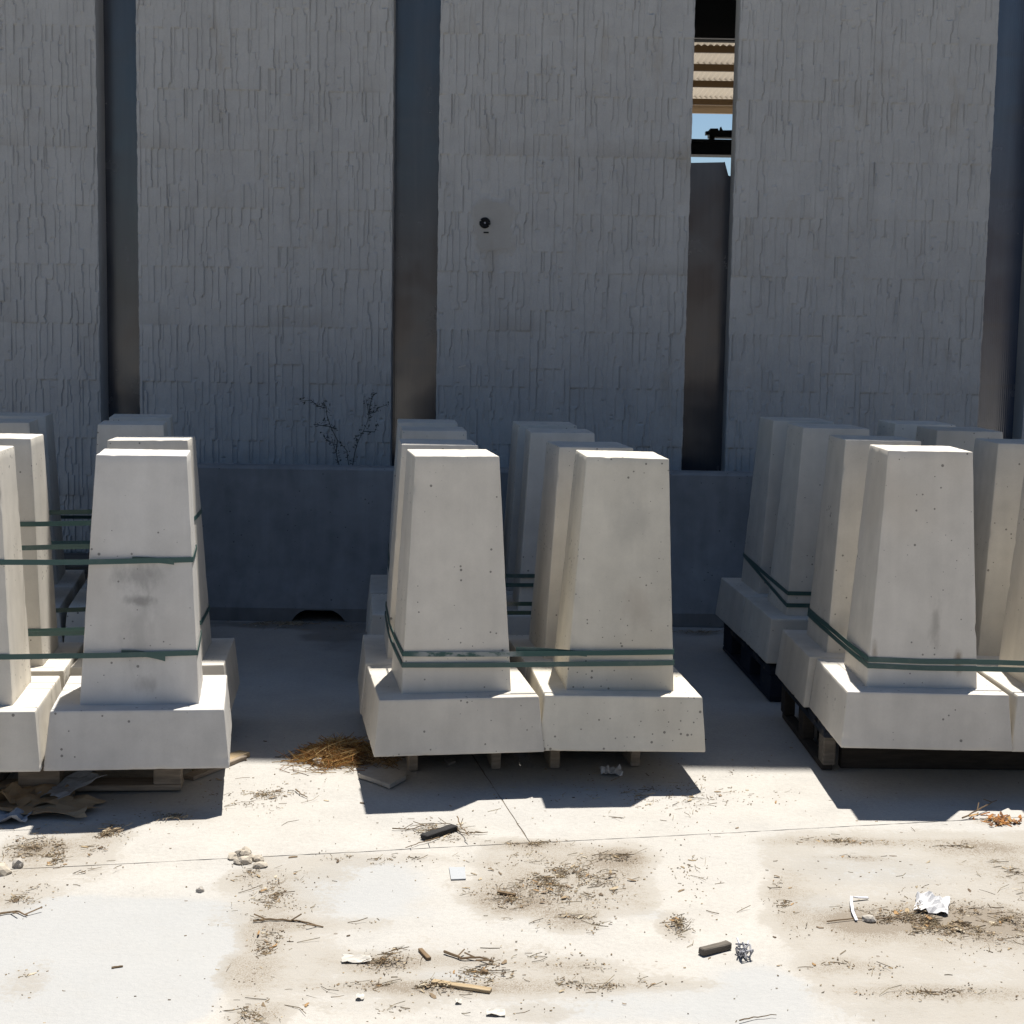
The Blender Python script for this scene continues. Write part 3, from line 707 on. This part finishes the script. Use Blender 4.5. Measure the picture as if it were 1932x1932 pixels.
pallet('narrow stringer pallet under the pitted middle pedestal', (.268, 6.25), rzC, .345, 1.0, .129, M_wood_grey, style='stringer', m2=M_wood)
pallet('old pallet with dark blue runner under the brown-stained right pedestal', (1.800, 6.18), .02, 1.235, .86, .178, M_wood_blue, m2=M_wood_grey, skids=False)
pallet('dark blue painted pallet at the rear of the right stack, in shade', (1.74, 7.46), .05, 1.20, 1.14, .164, M_wood_blue, fy=.22, runner=True)
pallet('shaded grey pallet hidden at the rear of the middle stack', (-.115, 7.78), .09, 1.1, 1.1, .110, M_wood_grey)
pallet('shaded grey pallet hidden at the rear of the left stack', (-2.176, 7.706), .17, 1.1, 1.1, .115, M_wood_grey)

# ------------------------------------------------------------------ straps
def strap(keys, plane, label, m=M_strap, w=.018, gap=.0025, tails=()):
    z0, bx, by = plane; pts = []
    cx = sum(BLK[k][0].x for k in keys) / len(keys); cyy = sum(BLK[k][0].y for k in keys) / len(keys)
    def corner(k, sx, sy, zz):
        loc, M = BLK[k]; p = loc.copy()
        for _ in range(4):
            zl = zz - loc.z; hw = (SW0 + (SW1 - SW0) * (zl - BH) / (PH - BH)) / 2 + gap
            p = loc + M @ Vector((sx * hw, sy * hw, zl)); zl += zz - p.z
        return p
    for k in keys:
        for sx in (-1, 1):
            for sy in (-1, 1):
                p = corner(k, sx, sy, z0)
                zz = z0 + bx * (p.x - cx) + by * (p.y - cyy); pts.append((p.x, p.y, k, sx, sy, zz))
    pts.sort(key=lambda a: (a[0], a[1]))
    def half(P):
        h = []
        for p in P:
            while len(h) > 1 and (h[-1][0] - h[-2][0]) * (p[1] - h[-2][1]) - (h[-1][1] - h[-2][1]) * (p[0] - h[-2][0]) <= 1e-7: h.pop()
            h.append(p)
        return h[:-1]
    hull = half(pts) + half(pts[::-1]); n = len(hull); v = []; f = []
    for (x, y, k, sx, sy, zz) in hull:
        for dz, out in ((-w / 2, 0), (w / 2, 0), (w / 2, .0014), (-w / 2, .0014)):
            p = corner(k, sx, sy, zz + dz); d = Vector((p.x - cx, p.y - cyy, 0)).normalized() * out; v.append(tuple(p + d))
    v0 = v; v = []; D_ = 8
    for i in range(n):
        for d_ in range(D_):
            q_ = d_ / D_; sag = -.0022 * math.sin(math.pi * q_); wob = .0016 * mnoise.noise(Vector((i * 3.1 + q_ * 4, z0 * 50, cx)))
            for k_ in range(4):
                p = Vector(v0[i * 4 + k_]).lerp(Vector(v0[((i + 1) % n) * 4 + k_]), q_); v.append((p.x, p.y, p.z + sag + wob))
    for i in range(n * D_):
        a, b = i * 4, ((i + 1) % (n * D_)) * 4
        for q in range(4): f.append((a + q, b + q, b + (q + 1) % 4, a + (q + 1) % 4))
    t = thing('binding_strap', label, 'strap', (cx, cyy, z0), group='green straps binding the pedestals')
    mesh_obj('band', from_py('band', [(x - cx, y - cyy, z - z0) for x, y, z in v], f, m), t)
    # loose ends on the front run: (start, end) along the picture's front face, as fractions between two front hull corners
    front = sorted(hull, key=lambda a: a[1])
    for (k, s0, s1, dz0, dz1, out) in tails:
        l, r = corner(k, -1, -1, z0 + bx * (BLK[k][0].x - cx) + by * (BLK[k][0].y - .2 - cyy)), corner(k, 1, -1, z0 + bx * (BLK[k][0].x - cx) + by * (BLK[k][0].y - .2 - cyy))
        a, b = l.lerp(r, s0), l.lerp(r, s1); nrm = (r - l).cross(Vector((0, 0, 1))).normalized(); N = 6; vv = []; ff = []
        for i in range(N + 1):
            q = i / N; p = a.lerp(b, q) + nrm * (.002 + out * q * q) + Vector((0, 0, dz0 + (dz1 - dz0) * q * q))
            for z, o in ((-.009, 0), (.009, 0), (.009, .0012), (-.009, .0012)): vv.append(tuple(p + Vector((0, 0, z)) + nrm * o - Vector((cx, cyy, z0))))
        for i in range(N):
            for j in range(4): ff.append((i * 4 + j, i * 4 + (j + 1) % 4, i * 4 + 4 + (j + 1) % 4, i * 4 + 4 + j))
        ff += [(0, 3, 2, 1), (N * 4, N * 4 + 1, N * 4 + 2, N * 4 + 3)]
        mesh_obj('loose_end', from_py('loose_end', vv, ff, M_strap), t)
    return t
strap(['L1', 'L2'], (.845, .0, .0), 'upper green strap across the face of the sooty left pedestal', tails=[('L2', .42, .82, .001, -.008, .002)])
strap(['L1', 'L2'], (.528, -.004, .0), 'lower green strap across the face of the sooty left pedestal', tails=[('L2', .34, .72, .002, -.020, .004)])
strap(['L3', 'L4'], (.895, .0, .0), 'upper green strap round the second row left pedestals')
strap(['L3', 'L4'], (.495, .0, .0), 'lower green strap round the second row left pedestals')
strap(['C1', 'C2', 'C3', 'C4'], (.488, .0, .0), 'upper chalky green strap round the four middle pedestals', M_strap_dusty, tails=[('C2', -.50, .17, .001, -.012, .005)])
strap(['C1', 'C2', 'C3', 'C4'], (.448, .0, .0), 'lower green strap round the four middle pedestals')
strap(['R1', 'R2', 'R3', 'R4'], (.487, -.004, .0), 'upper green strap round the four right front pedestals')
strap(['R1', 'R2', 'R3', 'R4'], (.465, -.006, .004), 'lower green strap round the four right front pedestals, close under the other')
strap(['C5', 'C6', 'C7', 'C8'], (.490, 0, 0), 'upper dark strap round the shaded rear middle pedestals')
strap(['C5', 'C6', 'C7', 'C8'], (.447, 0, 0), 'lower dark strap round the shaded rear middle pedestals')
strap(['R5', 'R6', 'R7', 'R8'], (.497, 0, .03), 'upper dark strap round the pedestals on the blue pallet')
strap(['R5', 'R6', 'R7', 'R8'], (.472, 0, .085), 'lower slanting dark strap round the pedestals on the blue pallet')
strap(['L5', 'L6', 'L7', 'L8'], (.62, 0, 0), 'dark strap round the shaded rear left pedestals')

# ------------------------------------------------------------------ pallets stacked in the shade by the wall, far left
for i in range(2):
    t = pallet(['lower', 'upper'][i] + ' dark pallet of the two stacked by the wall behind the left pedestals', (-2.75, 8.82, .003 + .146 * i), .04 + .03 * i, .9, .5, .144, M_wood_grey)
    t['group'] = 'spare pallets stacked by the wall'

# ------------------------------------------------------------------ weed behind the barrier
def weed():
    root = at_y(652, 884, 9.06); t = thing('dry_weed', 'dark spindly weed growing up behind the concrete barrier', 'weed', (root.x, 9.06, .55))
    r = random.Random(3); mb = MB(); lf = MB()
    def P(px, py, y=9.06): p = at_y((740 + px * .1346) / 1.325, (980 + py * .1346) / 1.325, y); return p - t.location
    stems = [[(820, 1430), (770, 1250), (745, 1120), (690, 960), (620, 900)], [(745, 1120), (770, 900), (640, 640), (570, 420), (565, 280), (500, 180)],
             [(1000, 1430), (960, 1250), (945, 1090), (780, 900)], [(640, 640), (450, 620), (330, 600)],
             [(1040, 1430), (1090, 1130), (1140, 950), (1250, 730), (1330, 540), (1350, 400), (1300, 130)], [(1140, 950), (1100, 800)],
             [(1250, 730), (1460, 740), (1520, 590)], [(1350, 400), (1480, 370), (1520, 300), (1690, 230)], [(1350, 400), (1400, 130), (1470, 20)],
             [(570, 300), (400, 260), (280, 150), (80, 170)], [(620, 640), (760, 690)], [(620, 920), (540, 860), (510, 790)]]
    for s in stems:
        pts = [P(*q, 9.06 + r.uniform(-.02, .02)) for q in s]; n = len(pts)
        mb.tube(pts, [.0030 * (1 - .65 * i / n) for i in range(n)], 5)
        for i in range(1, n):
            for _ in range(9):
                c_ = pts[i - 1].lerp(pts[i], r.uniform(.35, 1)) + Vector((r.uniform(-.02, .02), r.uniform(-.03, .03), r.uniform(-.015, .02)))
                a = Vector((r.uniform(-1, 1), r.uniform(-1, 1), r.uniform(-.6, .6))).normalized() * r.uniform(.007, .014); b = a.cross(Vector((r.random(), r.random(), 1))).normalized() * r.uniform(.003, .006)
                k = len(lf.v); nn = a.cross(b).normalized() * .0006
                lf.v += [tuple(c_ - a), tuple(c_ + b + nn), tuple(c_ + a), tuple(c_ - b + nn)]; lf.f.append((k, k + 1, k + 2, k + 3))
    mb.tube([P(1000, 1430), (0, .02, -.55)], .006, 5)
    mb.obj('stem', M_weed, t); tag(lf.obj('leaves', M_weed, t), kind='stuff')
weed()

# ------------------------------------------------------------------ litter
def chips(name, pts, kind):
    """pts: x, y, length, width, thick, heading, lift, colour"""
    V = []; F = []; COL = []
    for (x, y, z, L, w, h, a, lift, bend, col) in pts:
        n = len(V); ca, sa = math.cos(a), math.sin(a)
        for i, tt in enumerate((-.5, 0.0, .5)):
            px, py = x + ca * L * tt - sa * bend * (1 - 4 * tt * tt) , y + sa * L * tt + ca * bend * (1 - 4 * tt * tt)
            zz = z + lift * (tt + .5); ww = w * (1 if i == 1 else .55)
            V += [(px - sa * ww / 2, py + ca * ww / 2, zz), (px, py, zz + h), (px + sa * ww / 2, py - ca * ww / 2, zz)]; COL += [col] * 3
        for i in range(2):
            b = n + i * 3; F += [(b, b + 3, b + 4, b + 1), (b + 1, b + 4, b + 5, b + 2), (b + 2, b + 5, b + 3, b)]
        F += [(n, n + 1, n + 2), (n + 6, n + 8, n + 7)]
    me = from_py(name, V, F, M_litter); a = me.color_attributes.new('tint', 'FLOAT_COLOR', 'POINT')
    a.data.foreach_set('color', np.array([(*c, 1) for c in COL], np.float32).reshape(-1))
    o = mesh_obj(name, me); tag(o, kind=kind); return o
PAL = [(.34, .26, .16), (.27, .20, .125), (.19, .14, .09), (.42, .34, .23), (.11, .08, .055), (.24, .18, .125), (.34, .21, .10), (.46, .40, .30)]
def litter():
    r = random.Random(11); out = []
    tot = [(b, b[5] * b[2] * b[3]) for b in BL if b[5] > 0]; S = sum(w for _, w in tot)
    for b, w in tot:
        k = w / S; c, s = math.cos(b[7]), math.sin(b[7])
        for kind, cnt in ((0, int(17000 * k)), (1, int(4200 * k)), (2, int(1300 * k))):
            for _ in range(cnt):
                rr = abs(r.gauss(0, .52)); th = r.uniform(0, 2 * math.pi); x, y = rr * math.cos(th) * b[2], rr * math.sin(th) * b[3]
                x, y = b[0] + x * c - y * s, b[1] + x * s + y * c
                q = vnoise(np.array([x * 11]), np.array([y * 11]), 65)[0] * .6 + vnoise(np.array([x * 34]), np.array([y * 34]), 66)[0] * .4
                if q < .40 + .16 * r.random(): continue
                z = max(0, (q - .55)) * .06 * min(1.5, b[5]) * r.random()
                if kind == 0:
                    L = r.uniform(.0022, .0065); wd = L * r.uniform(.5, 1); h = r.uniform(.0006, .0022); col = r.choice(PAL[:6]); a = r.uniform(0, 3.14); lift = 0; bend = 0
                elif kind == 1:
                    L = min(.085, .010 + r.expovariate(1 / .016)); wd = r.uniform(.0009, .0021); h = wd; col = r.choice([(.40, .32, .20), (.33, .25, .15), (.24, .17, .10), (.45, .38, .26), (.15, .11, .07)]); a = r.gauss(.2, .9); lift = r.uniform(-.002, .010) if L > .02 else 0; bend = r.uniform(-.16, .16) * L
                else:
                    L = .006 + r.expovariate(1 / .008); L = min(L, .028); wd = L * r.uniform(.2, .6); h = r.uniform(.0008, .003); col = r.choice(PAL); a = r.uniform(0, 3.14); lift = r.choice((0, r.uniform(0, .006))); bend = r.uniform(-.2, .2) * L
                out.append((x, y, .0005 + z, L, wd, h, a, lift, bend, col))
    for _ in range(600):     # thin scatter everywhere
        x, y = r.uniform(-2.4, 2.4), r.uniform(3.2, 6.3)
        L = .0018 + r.expovariate(1 / .0035); out.append((x, y, .0005, min(L, .04), L * r.uniform(.3, .9), r.uniform(.0008, .003), r.uniform(0, 3.14), 0, r.uniform(-.2, .2) * L, r.choice(PAL[:6])))
    return out
lit = chips('plant_litter', litter(), 'stuff')
# straw heap in front of the shade line
def straw():
    r = random.Random(5); out = []
    c = at(630, 1428); e = at(695, 1428)
    for _ in range(1500):
        u = r.gauss(0, .45); v_ = r.gauss(0, .45)
        if abs(u) > 1.25 or abs(v_) > 1.3 or vnoise(np.array([u * 3 + 9]), np.array([v_ * 3 + 9]), 23)[0] < .34: continue
        x, y = c.x + u * (e.x - c.x) + .03 * v_, c.y + v_ * .17; top = .045 * max(0, 1 - u * u) * max(0, 1 - v_ * v_)
        col = r.choice([(.42, .27, .10), (.34, .19, .06), (.24, .11, .035), (.48, .34, .16), (.16, .08, .03)])
        out.append((x, y, r.uniform(0, 1) * top, r.uniform(.03, .15), r.uniform(.0012, .0034), .002, r.uniform(0, 3.14), r.uniform(-.018, .034), r.uniform(-.035, .035), col))
    for _ in range(300):
        x, y = c.x + r.uniform(-.02, .25), c.y + r.gauss(-.02, .07)
        out.append((x, y, r.uniform(0, .012), r.uniform(.03, .1), .0022, .002, r.uniform(0, 3.14), r.uniform(0, .015), r.uniform(-.02, .02), r.choice([(.2, .12, .05), (.12, .07, .03), (.3, .2, .1)])))
    o = chips('straw_heap', out, 'thing'); tag(o, 'tangled heap of orange dry straw at the shade line left of the middle pallets', 'straw')
straw()

def rock(name, label, cat, p, s, m, seed=0, flat=.6, group=None, parent=None):
    bm = bmesh.new(); bmesh.ops.create_icosphere(bm, subdivisions=2, radius=1)
    for q in bm.verts:
        n = 1 + .38 * mnoise.noise(q.co * 1.3 + Vector((seed, 0, 0))) + .14 * mnoise.noise(q.co * 3.5 + Vector((0, seed, 0))); q.co = Vector((q.co.x * n * s[0], q.co.y * n * s[1], max(-.35, q.co.z * n) * s[2]))
    me = bpy.data.meshes.new(name); bm.to_mesh(me); bm.free(); me.materials.append(m)
    o = mesh_obj(name, me, parent, (p[0], p[1], .34 * s[2]), (0, 0, seed))
    if label: tag(o, label, cat, group)
    return o
p = at(601, 1441); rock('stone', 'pale broken stone at the front edge of the straw heap', 'stone', p, (.034, .022, .020), M_stone, 2.0)
p = at(35, 1634); rock('stone', 'dark round stone near the left edge among the dirt', 'stone', p, (.022, .018, .018), M_stone, 5.0)
p = at(2, 1648); rock('stone', 'tan lump of earth at the left edge', 'stone', p, (.028, .025, .022), M_mortar, 6.0)
p = at(378, 1682); rock('stone', 'small round pebble alone on the pale concrete at lower left', 'stone', p, (.012, .012, .011), M_stone, 7.0)
p = at(1640, 1738); rock('stone', 'grey pebble in the litter under the bent white strip', 'stone', p, (.022, .016, .014), M_stone, 9.0)
p = at(913, 1836); rock('stone', 'small dark pebble right of the white plaster flake', 'stone', p, (.012, .010, .008), M_twig, 3.0)
# clods of mortar
t = at(465, 1628); cl = thing('mortar_clod', 'crumbled clump of tan mortar on the joint left of centre', 'mortar', (t.x, t.y, 0)); r = random.Random(4)
for i in range(13):
    a = r.uniform(0, 6.28); d = r.uniform(0, 1); rock('lump', None, None, (d * .062 * math.cos(a), d * .085 * math.sin(a)), (r.uniform(.012, .026), r.uniform(.010, .02), r.uniform(.010, .02)), M_mortar, i + .5, parent=cl)

# crumpled sheets
def crumple(name, label, cat, p, sx, sy, h, m, seed, n=9, rz=0.0, fold=1.0, tilt=0.0):
    V = []; F = []
    for i in range(n + 1):
        for j in range(n + 1):
            x, y = (i / n - .5), (j / n - .5)
            q = Vector((x * 2.6, y * 2.6, seed))
            z = (abs(mnoise.noise(q * fold)) * 1.2 + .35 * abs(mnoise.noise(q * 2.7 * fold))) * h
            ex = 1 + .18 * mnoise.noise(Vector((seed, j * .7, 1))); ey = 1 + .18 * mnoise.noise(Vector((i * .7, seed, 2)))
            V.append((x * sx * ex + .2 * z, y * sy * ey, z + .002 + tilt * (y + .5) * sy))
    k = (n + 1) ** 2; V += [(x, y, z + .0012) for x, y, z in V]
    for i in range(n):
        for j in range(n):
            a = i * (n + 1) + j; F += [(a, a + 1, a + n + 2, a + n + 1), (k + a, k + a + n + 1, k + a + n + 2, k + a + 1)]
    ring = [i * (n + 1) for i in range(n + 1)] + [n * (n + 1) + j for j in range(1, n + 1)] + [i * (n + 1) + n for i in range(n - 1, -1, -1)] + [j for j in range(n - 1, 0, -1)]
    for a, b in zip(ring, ring[1:] + ring[:1]): F.append((a, b, k + b, k + a))
    o = mesh_obj(name, from_py(name, V, F, m), None, (p[0], p[1], 0), (0, 0, rz)); tag(o, label, cat); return o
crumple('crumpled_paper', 'crumpled white paper in the shade under the pitted pedestal', 'paper', at(1152, 1459), .08, .09, .026, M_paper, 3.1, fold=1.6)
crumple('crumpled_paper', 'crumpled white paper lying in the straw at lower right', 'paper', at(1757, 1712), .095, .12, .030, M_paper, 7.7, rz=-.3, fold=1.5)
crumple('plaster_flake', 'flat white flake beside dark dirt at the lower centre left', 'flake', at(672, 1813), .075, .04, .012, M_flake, 1.7, n=5)
crumple('plaster_flake', 'tiny white flake near the lower edge left of the lath', 'flake', at(679, 1884), .02, .03, .010, M_flake, 4.7, n=4)
crumple('plaster_flake', 'white scrap at the bottom edge centre', 'flake', at(935, 1914), .045, .03, .010, M_flake, 8.2, n=4)
crumple('plaster_flake', 'small pale scrap under the lath at bottom centre', 'flake', at(865, 1892), .016, .025, .008, M_flake, 9.9, n=4)
crumple('cardboard_scrap', 'torn brown cardboard by the left pallet, topmost sheet of the scraps', 'cardboard', at(70, 1512), .24, .20, .04, M_card, 2.2, rz=.15, fold=.9, tilt=.10)
crumple('cardboard_scrap', 'torn brown cardboard lowest of the scraps by the left pallet', 'cardboard', at(95, 1528), .30, .20, .035, M_card, 5.4, rz=-.1, fold=.8)
crumple('cardboard_scrap', 'sunlit tan cardboard scrap at the left edge below the pedestal', 'cardboard', at(12, 1515), .16, .20, .07, M_card, 6.3, rz=.3, fold=1.0)
crumple('cardboard_scrap', 'pale torn card at the left edge nearest the viewer', 'cardboard', at(8, 1548), .16, .10, .03, M_greysheet, 9.1, rz=.1)
crumple('fibre_sheet', 'curled grey sheet leaning by the left pallet foot', 'sheet', at(132, 1508), .14, .19, .05, M_greysheet, 1.2, rz=-.7, fold=.5, tilt=.35)

def plank(label, a, b, w, h, m, name='plank', za=0.001, zb_=0.001, cat='plank', seed=1):
    a, b = Vector((a.x, a.y, za)), Vector((b.x, b.y, zb_)); d = b - a; L = d.length
    bm = bmesh.new(); v = [bm.verts.new((x * L / 2, y * w / 2, z)) for z in (0, h) for x, y in ((-1, -1), (1, -1), (1, 1), (-1, 1))]
    for f in BOXF: bm.faces.new([v[i] for i in f])
    bmesh.ops.subdivide_edges(bm, edges=[e for e in bm.edges if abs((e.verts[0].co - e.verts[1].co).x) > L * .8], cuts=7)
    r = random.Random(seed)
    bmesh.ops.bevel(bm, geom=[e for e in bm.edges if e.is_manifold and e.calc_face_angle(0) > .6], offset=min(w, h) * .14, segments=1, affect='EDGES')
    for q in bm.verts:
        n = mnoise.noise_vector(q.co * 22 + Vector((seed, 0, 0))); q.co += Vector((n.x * .004 if abs(q.co.x) > L * .45 else 0, n.y * w * .10, n.z * h * .12)); q.co.z = max(q.co.z, 0)
    me = bpy.data.meshes.new(name); bm.to_mesh(me); bm.free(); me.materials.append(m)
    o = mesh_obj(name, me, None, (a + b) / 2); o.rotation_euler = (0, -math.atan2(d.z, math.hypot(d.x, d.y)), math.atan2(d.y, d.x)); tag(o, label, cat); return o
plank('short grey broken wooden stick lying in the sun at lower right', at(1322, 1803), at(1376, 1789), .024, .020, M_wood_grey, seed=2, cat='stick', name='broken_stick')
plank('pale thin lath lying along the dirt band near the bottom centre', at(815, 1856), at(926, 1873), .020, .009, M_wood_pale, seed=3, cat='lath', name='lath')
plank('black charred offcut of wood on the dry twigs below the middle pedestals', at(799, 1585), at(858, 1566), .030, .018, M_wood_black, seed=4, name='charred_offcut')
plank('pale plank end poking out right of the front left pallet', at(372, 1458), at(462, 1426), .055, .018, M_wood_pale, seed=5)
plank('second darker plank under the pale one right of the front left pallet', at(355, 1472), at(455, 1432), .05, .016, M_wood, seed=6)
plank('grey stick leaning on the pallet at the far left edge', at(-20, 1502), at(36, 1470), .022, .022, M_wood_grey, zb_=.07, seed=7, cat='stick', name='leaning_stick')
plank('dark bark strip lying on the dirt patch right of centre', at(938, 1686), at(972, 1692), .010, .008, M_twig, seed=8, cat='bark', name='bark_strip')
plank('dark brown sliver of bark at bottom centre beside the lath', at(1232, 1802) - Vector((.9, 0, 0)) * 0 - Vector((.62, 0, 0)), at(1256, 1820) - Vector((.62, 0, 0)), .012, .008, M_twig, seed=9, cat='bark', name='bark_strip')
# thin concrete shard in the pallet shade
a = [at(u, v) for u, v in ((676, 1469), (712, 1481), (735, 1490), (766, 1473), (760, 1462), (700, 1458))]
mb = MB(); mb.prism([(q.x, q.y) for q in a], .004, .019); o = mb.obj('concrete_shard', M_stone); tag(o, 'thin flat broken concrete shard in the shade left of the middle pallets', 'shard')
a = [at(u, v) for u, v in ((847, 1638), (877, 1638), (879, 1660), (851, 1661))]
mb = MB(); mb.prism([(q.x, q.y) for q in a], .001, .004); o = mb.obj('pale_tile', M_tile); tag(o, 'small pale bluish square tile lying flat left of the dirt patch', 'tile')
a = [at(u, v) for u, v in ((838, 1437), (850, 1434), (860, 1441), (846, 1447))]
mb = MB(); mb.prism([(q.x, q.y) for q in a], .004, .012); o = mb.obj('stone_chip', M_stone); tag(o, 'flat pale stone chip in the dark under the middle pallets', 'stone')
# wire scrap, bent white strip
r = random.Random(8); c = at(1402, 1803); mb = MB()
for i in range(7):
    pts = [(c.x + r.uniform(-.022, .022), c.y + r.uniform(-.045, .045), r.uniform(.002, .035)) for _ in range(4)]; mb.tube(pts, .0026, 5)
o = mb.obj('wire_scrap', M_wire); tag(o, 'tangle of grey bent wire beside the broken stick', 'wire')
mb = MB(); mb.tube([(at(1390, 1790).x, at(1390, 1790).y, .03), (c.x, c.y, .004), (at(1412, 1790).x, at(1412, 1790).y, .022)], .0025, 6); o2 = mb.obj('metal_clip', M_plast); tag(o2, 'pale bent metal clip in the wire tangle at lower right', 'clip')
def ribbon(name, label, cat, pts, w, m, th=.0015):
    V = []; F = []; n = len(pts)
    for i, q in enumerate(pts):
        d = (Vector(pts[min(i + 1, n - 1)]) - Vector(pts[max(i - 1, 0)])); s = d.cross(Vector((0, 0, 1))).normalized() * w / 2; q = Vector(q)
        V += [tuple(q - s), tuple(q + s), tuple(q + s + Vector((0, 0, th))), tuple(q - s + Vector((0, 0, th)))]
    for i in range(n - 1):
        for j in range(4): F.append((i * 4 + j, i * 4 + (j + 1) % 4, i * 4 + 4 + (j + 1) % 4, i * 4 + 4 + j))
    F += [(0, 3, 2, 1), tuple((n - 1) * 4 + j for j in range(4))]
    o = mesh_obj(name, from_py(name, V, F, m)); tag(o, label, cat)
q = [at(*uv) for uv in ((1638, 1697), (1618, 1699), (1606, 1700), (1606, 1712), (1609, 1727), (1616, 1740))]
ribbon('bent_strip', 'bent white plastic strip standing in the straw at lower right', 'strip', [(v.x, v.y, z) for v, z in zip(q, (.004, .008, .012, .012, .008, .004))], .008, M_plast, .003)
# rust coloured leaves at right
r = random.Random(14); out = []
c = at(1884, 1553)
for _ in range(60): out.append((c.x + r.gauss(0, .03), c.y + r.gauss(0, .03), r.uniform(0, .012), r.uniform(.015, .04), r.uniform(.006, .014), .003, r.uniform(0, 3.1), r.uniform(-.004, .01), .004, r.choice([(.36, .16, .05), (.28, .12, .04), (.4, .24, .1), (.16, .08, .04)])))
o = chips('leaf_clump', out, 'thing'); tag(o, 'clump of rust coloured dry leaves at the right edge', 'leaves')
# twigs under the charred offcut and elsewhere, each one its own
def twig(label, uvs, rad=.0022, z=.006, side=True):
    r = random.Random(int(uvs[0][0])); pts = [at(*q) for q in uvs]; P0 = [Vector((p.x, p.y, max(.002, z * (.4 + r.random())))) for p in pts]; P = []
    for i in range(len(P0) - 1):
        L_ = (P0[i + 1] - P0[i]).length
        for k in range(4):
            q = P0[i].lerp(P0[i + 1], k / 4); P.append(q + Vector((r.uniform(-.05, .05) * L_, r.uniform(-.07, .07) * L_, r.uniform(0, .03) * L_)) * (k > 0))
    P.append(P0[-1]); n = len(P)
    mb = MB(); mb.tube(P, [rad * (1 - .5 * i / n) for i in range(n)], 5)
    if side:
        for i in range(3, n - 1, 4):
            q = Vector(P[i]); mb.tube([q, q + Vector((r.uniform(-.04, .04), r.uniform(-.05, .05), r.uniform(.004, .02)))], rad * .6, 4)
    o = mb.obj('twig', M_twig); tag(o, label, 'twig', 'dry twigs on the yard')
twig('long thin twig sticking out left of the charred offcut', [(740, 1566), (770, 1566), (810, 1560), (850, 1556)])
twig('thin twig standing up to the right of the charred offcut', [(862, 1556), (870, 1572), (885, 1592)], z=.03)
twig('twig reaching right from the charred offcut', [(840, 1562), (880, 1575), (920, 1573)])
twig('twig in front of the charred offcut ending near the dirt', [(830, 1582), (800, 1592), (765, 1602)])
twig('forked twig at the tip of the right stack shadow', [(1815, 1548), (1850, 1535), (1880, 1520)], .003, .02)
twig('dark curved twig on the clean slab left of the middle stack', [(558, 1492), (566, 1500), (580, 1506)], .0028, .004, False)
twig('dark crooked twig at the left end of the lower left dust band', [(478, 1741), (510, 1737), (560, 1738), (610, 1750)], .0035, .004)
twig('brown crooked twig in the dirt band at bottom centre', [(838, 1800), (870, 1812), (905, 1812), (930, 1820)], .004, .008)
twig('long thin straw-like twig lying beside the crumpled paper at right', [(1560, 1742), (1640, 1736), (1750, 1722)], .0022, .004, False)
twig('bent dry twig at the bottom edge right of centre', [(1395, 1930), (1430, 1922), (1465, 1920)], .0018, .006, False)
twig('short dark twig on the pale concrete at lower left', [(211, 1828), (232, 1825)], .0035, .003, False)
twig('short brown twigs at the left edge on the pale slab', [(-5, 1728), (30, 1722), (52, 1730)], .0035, .004)
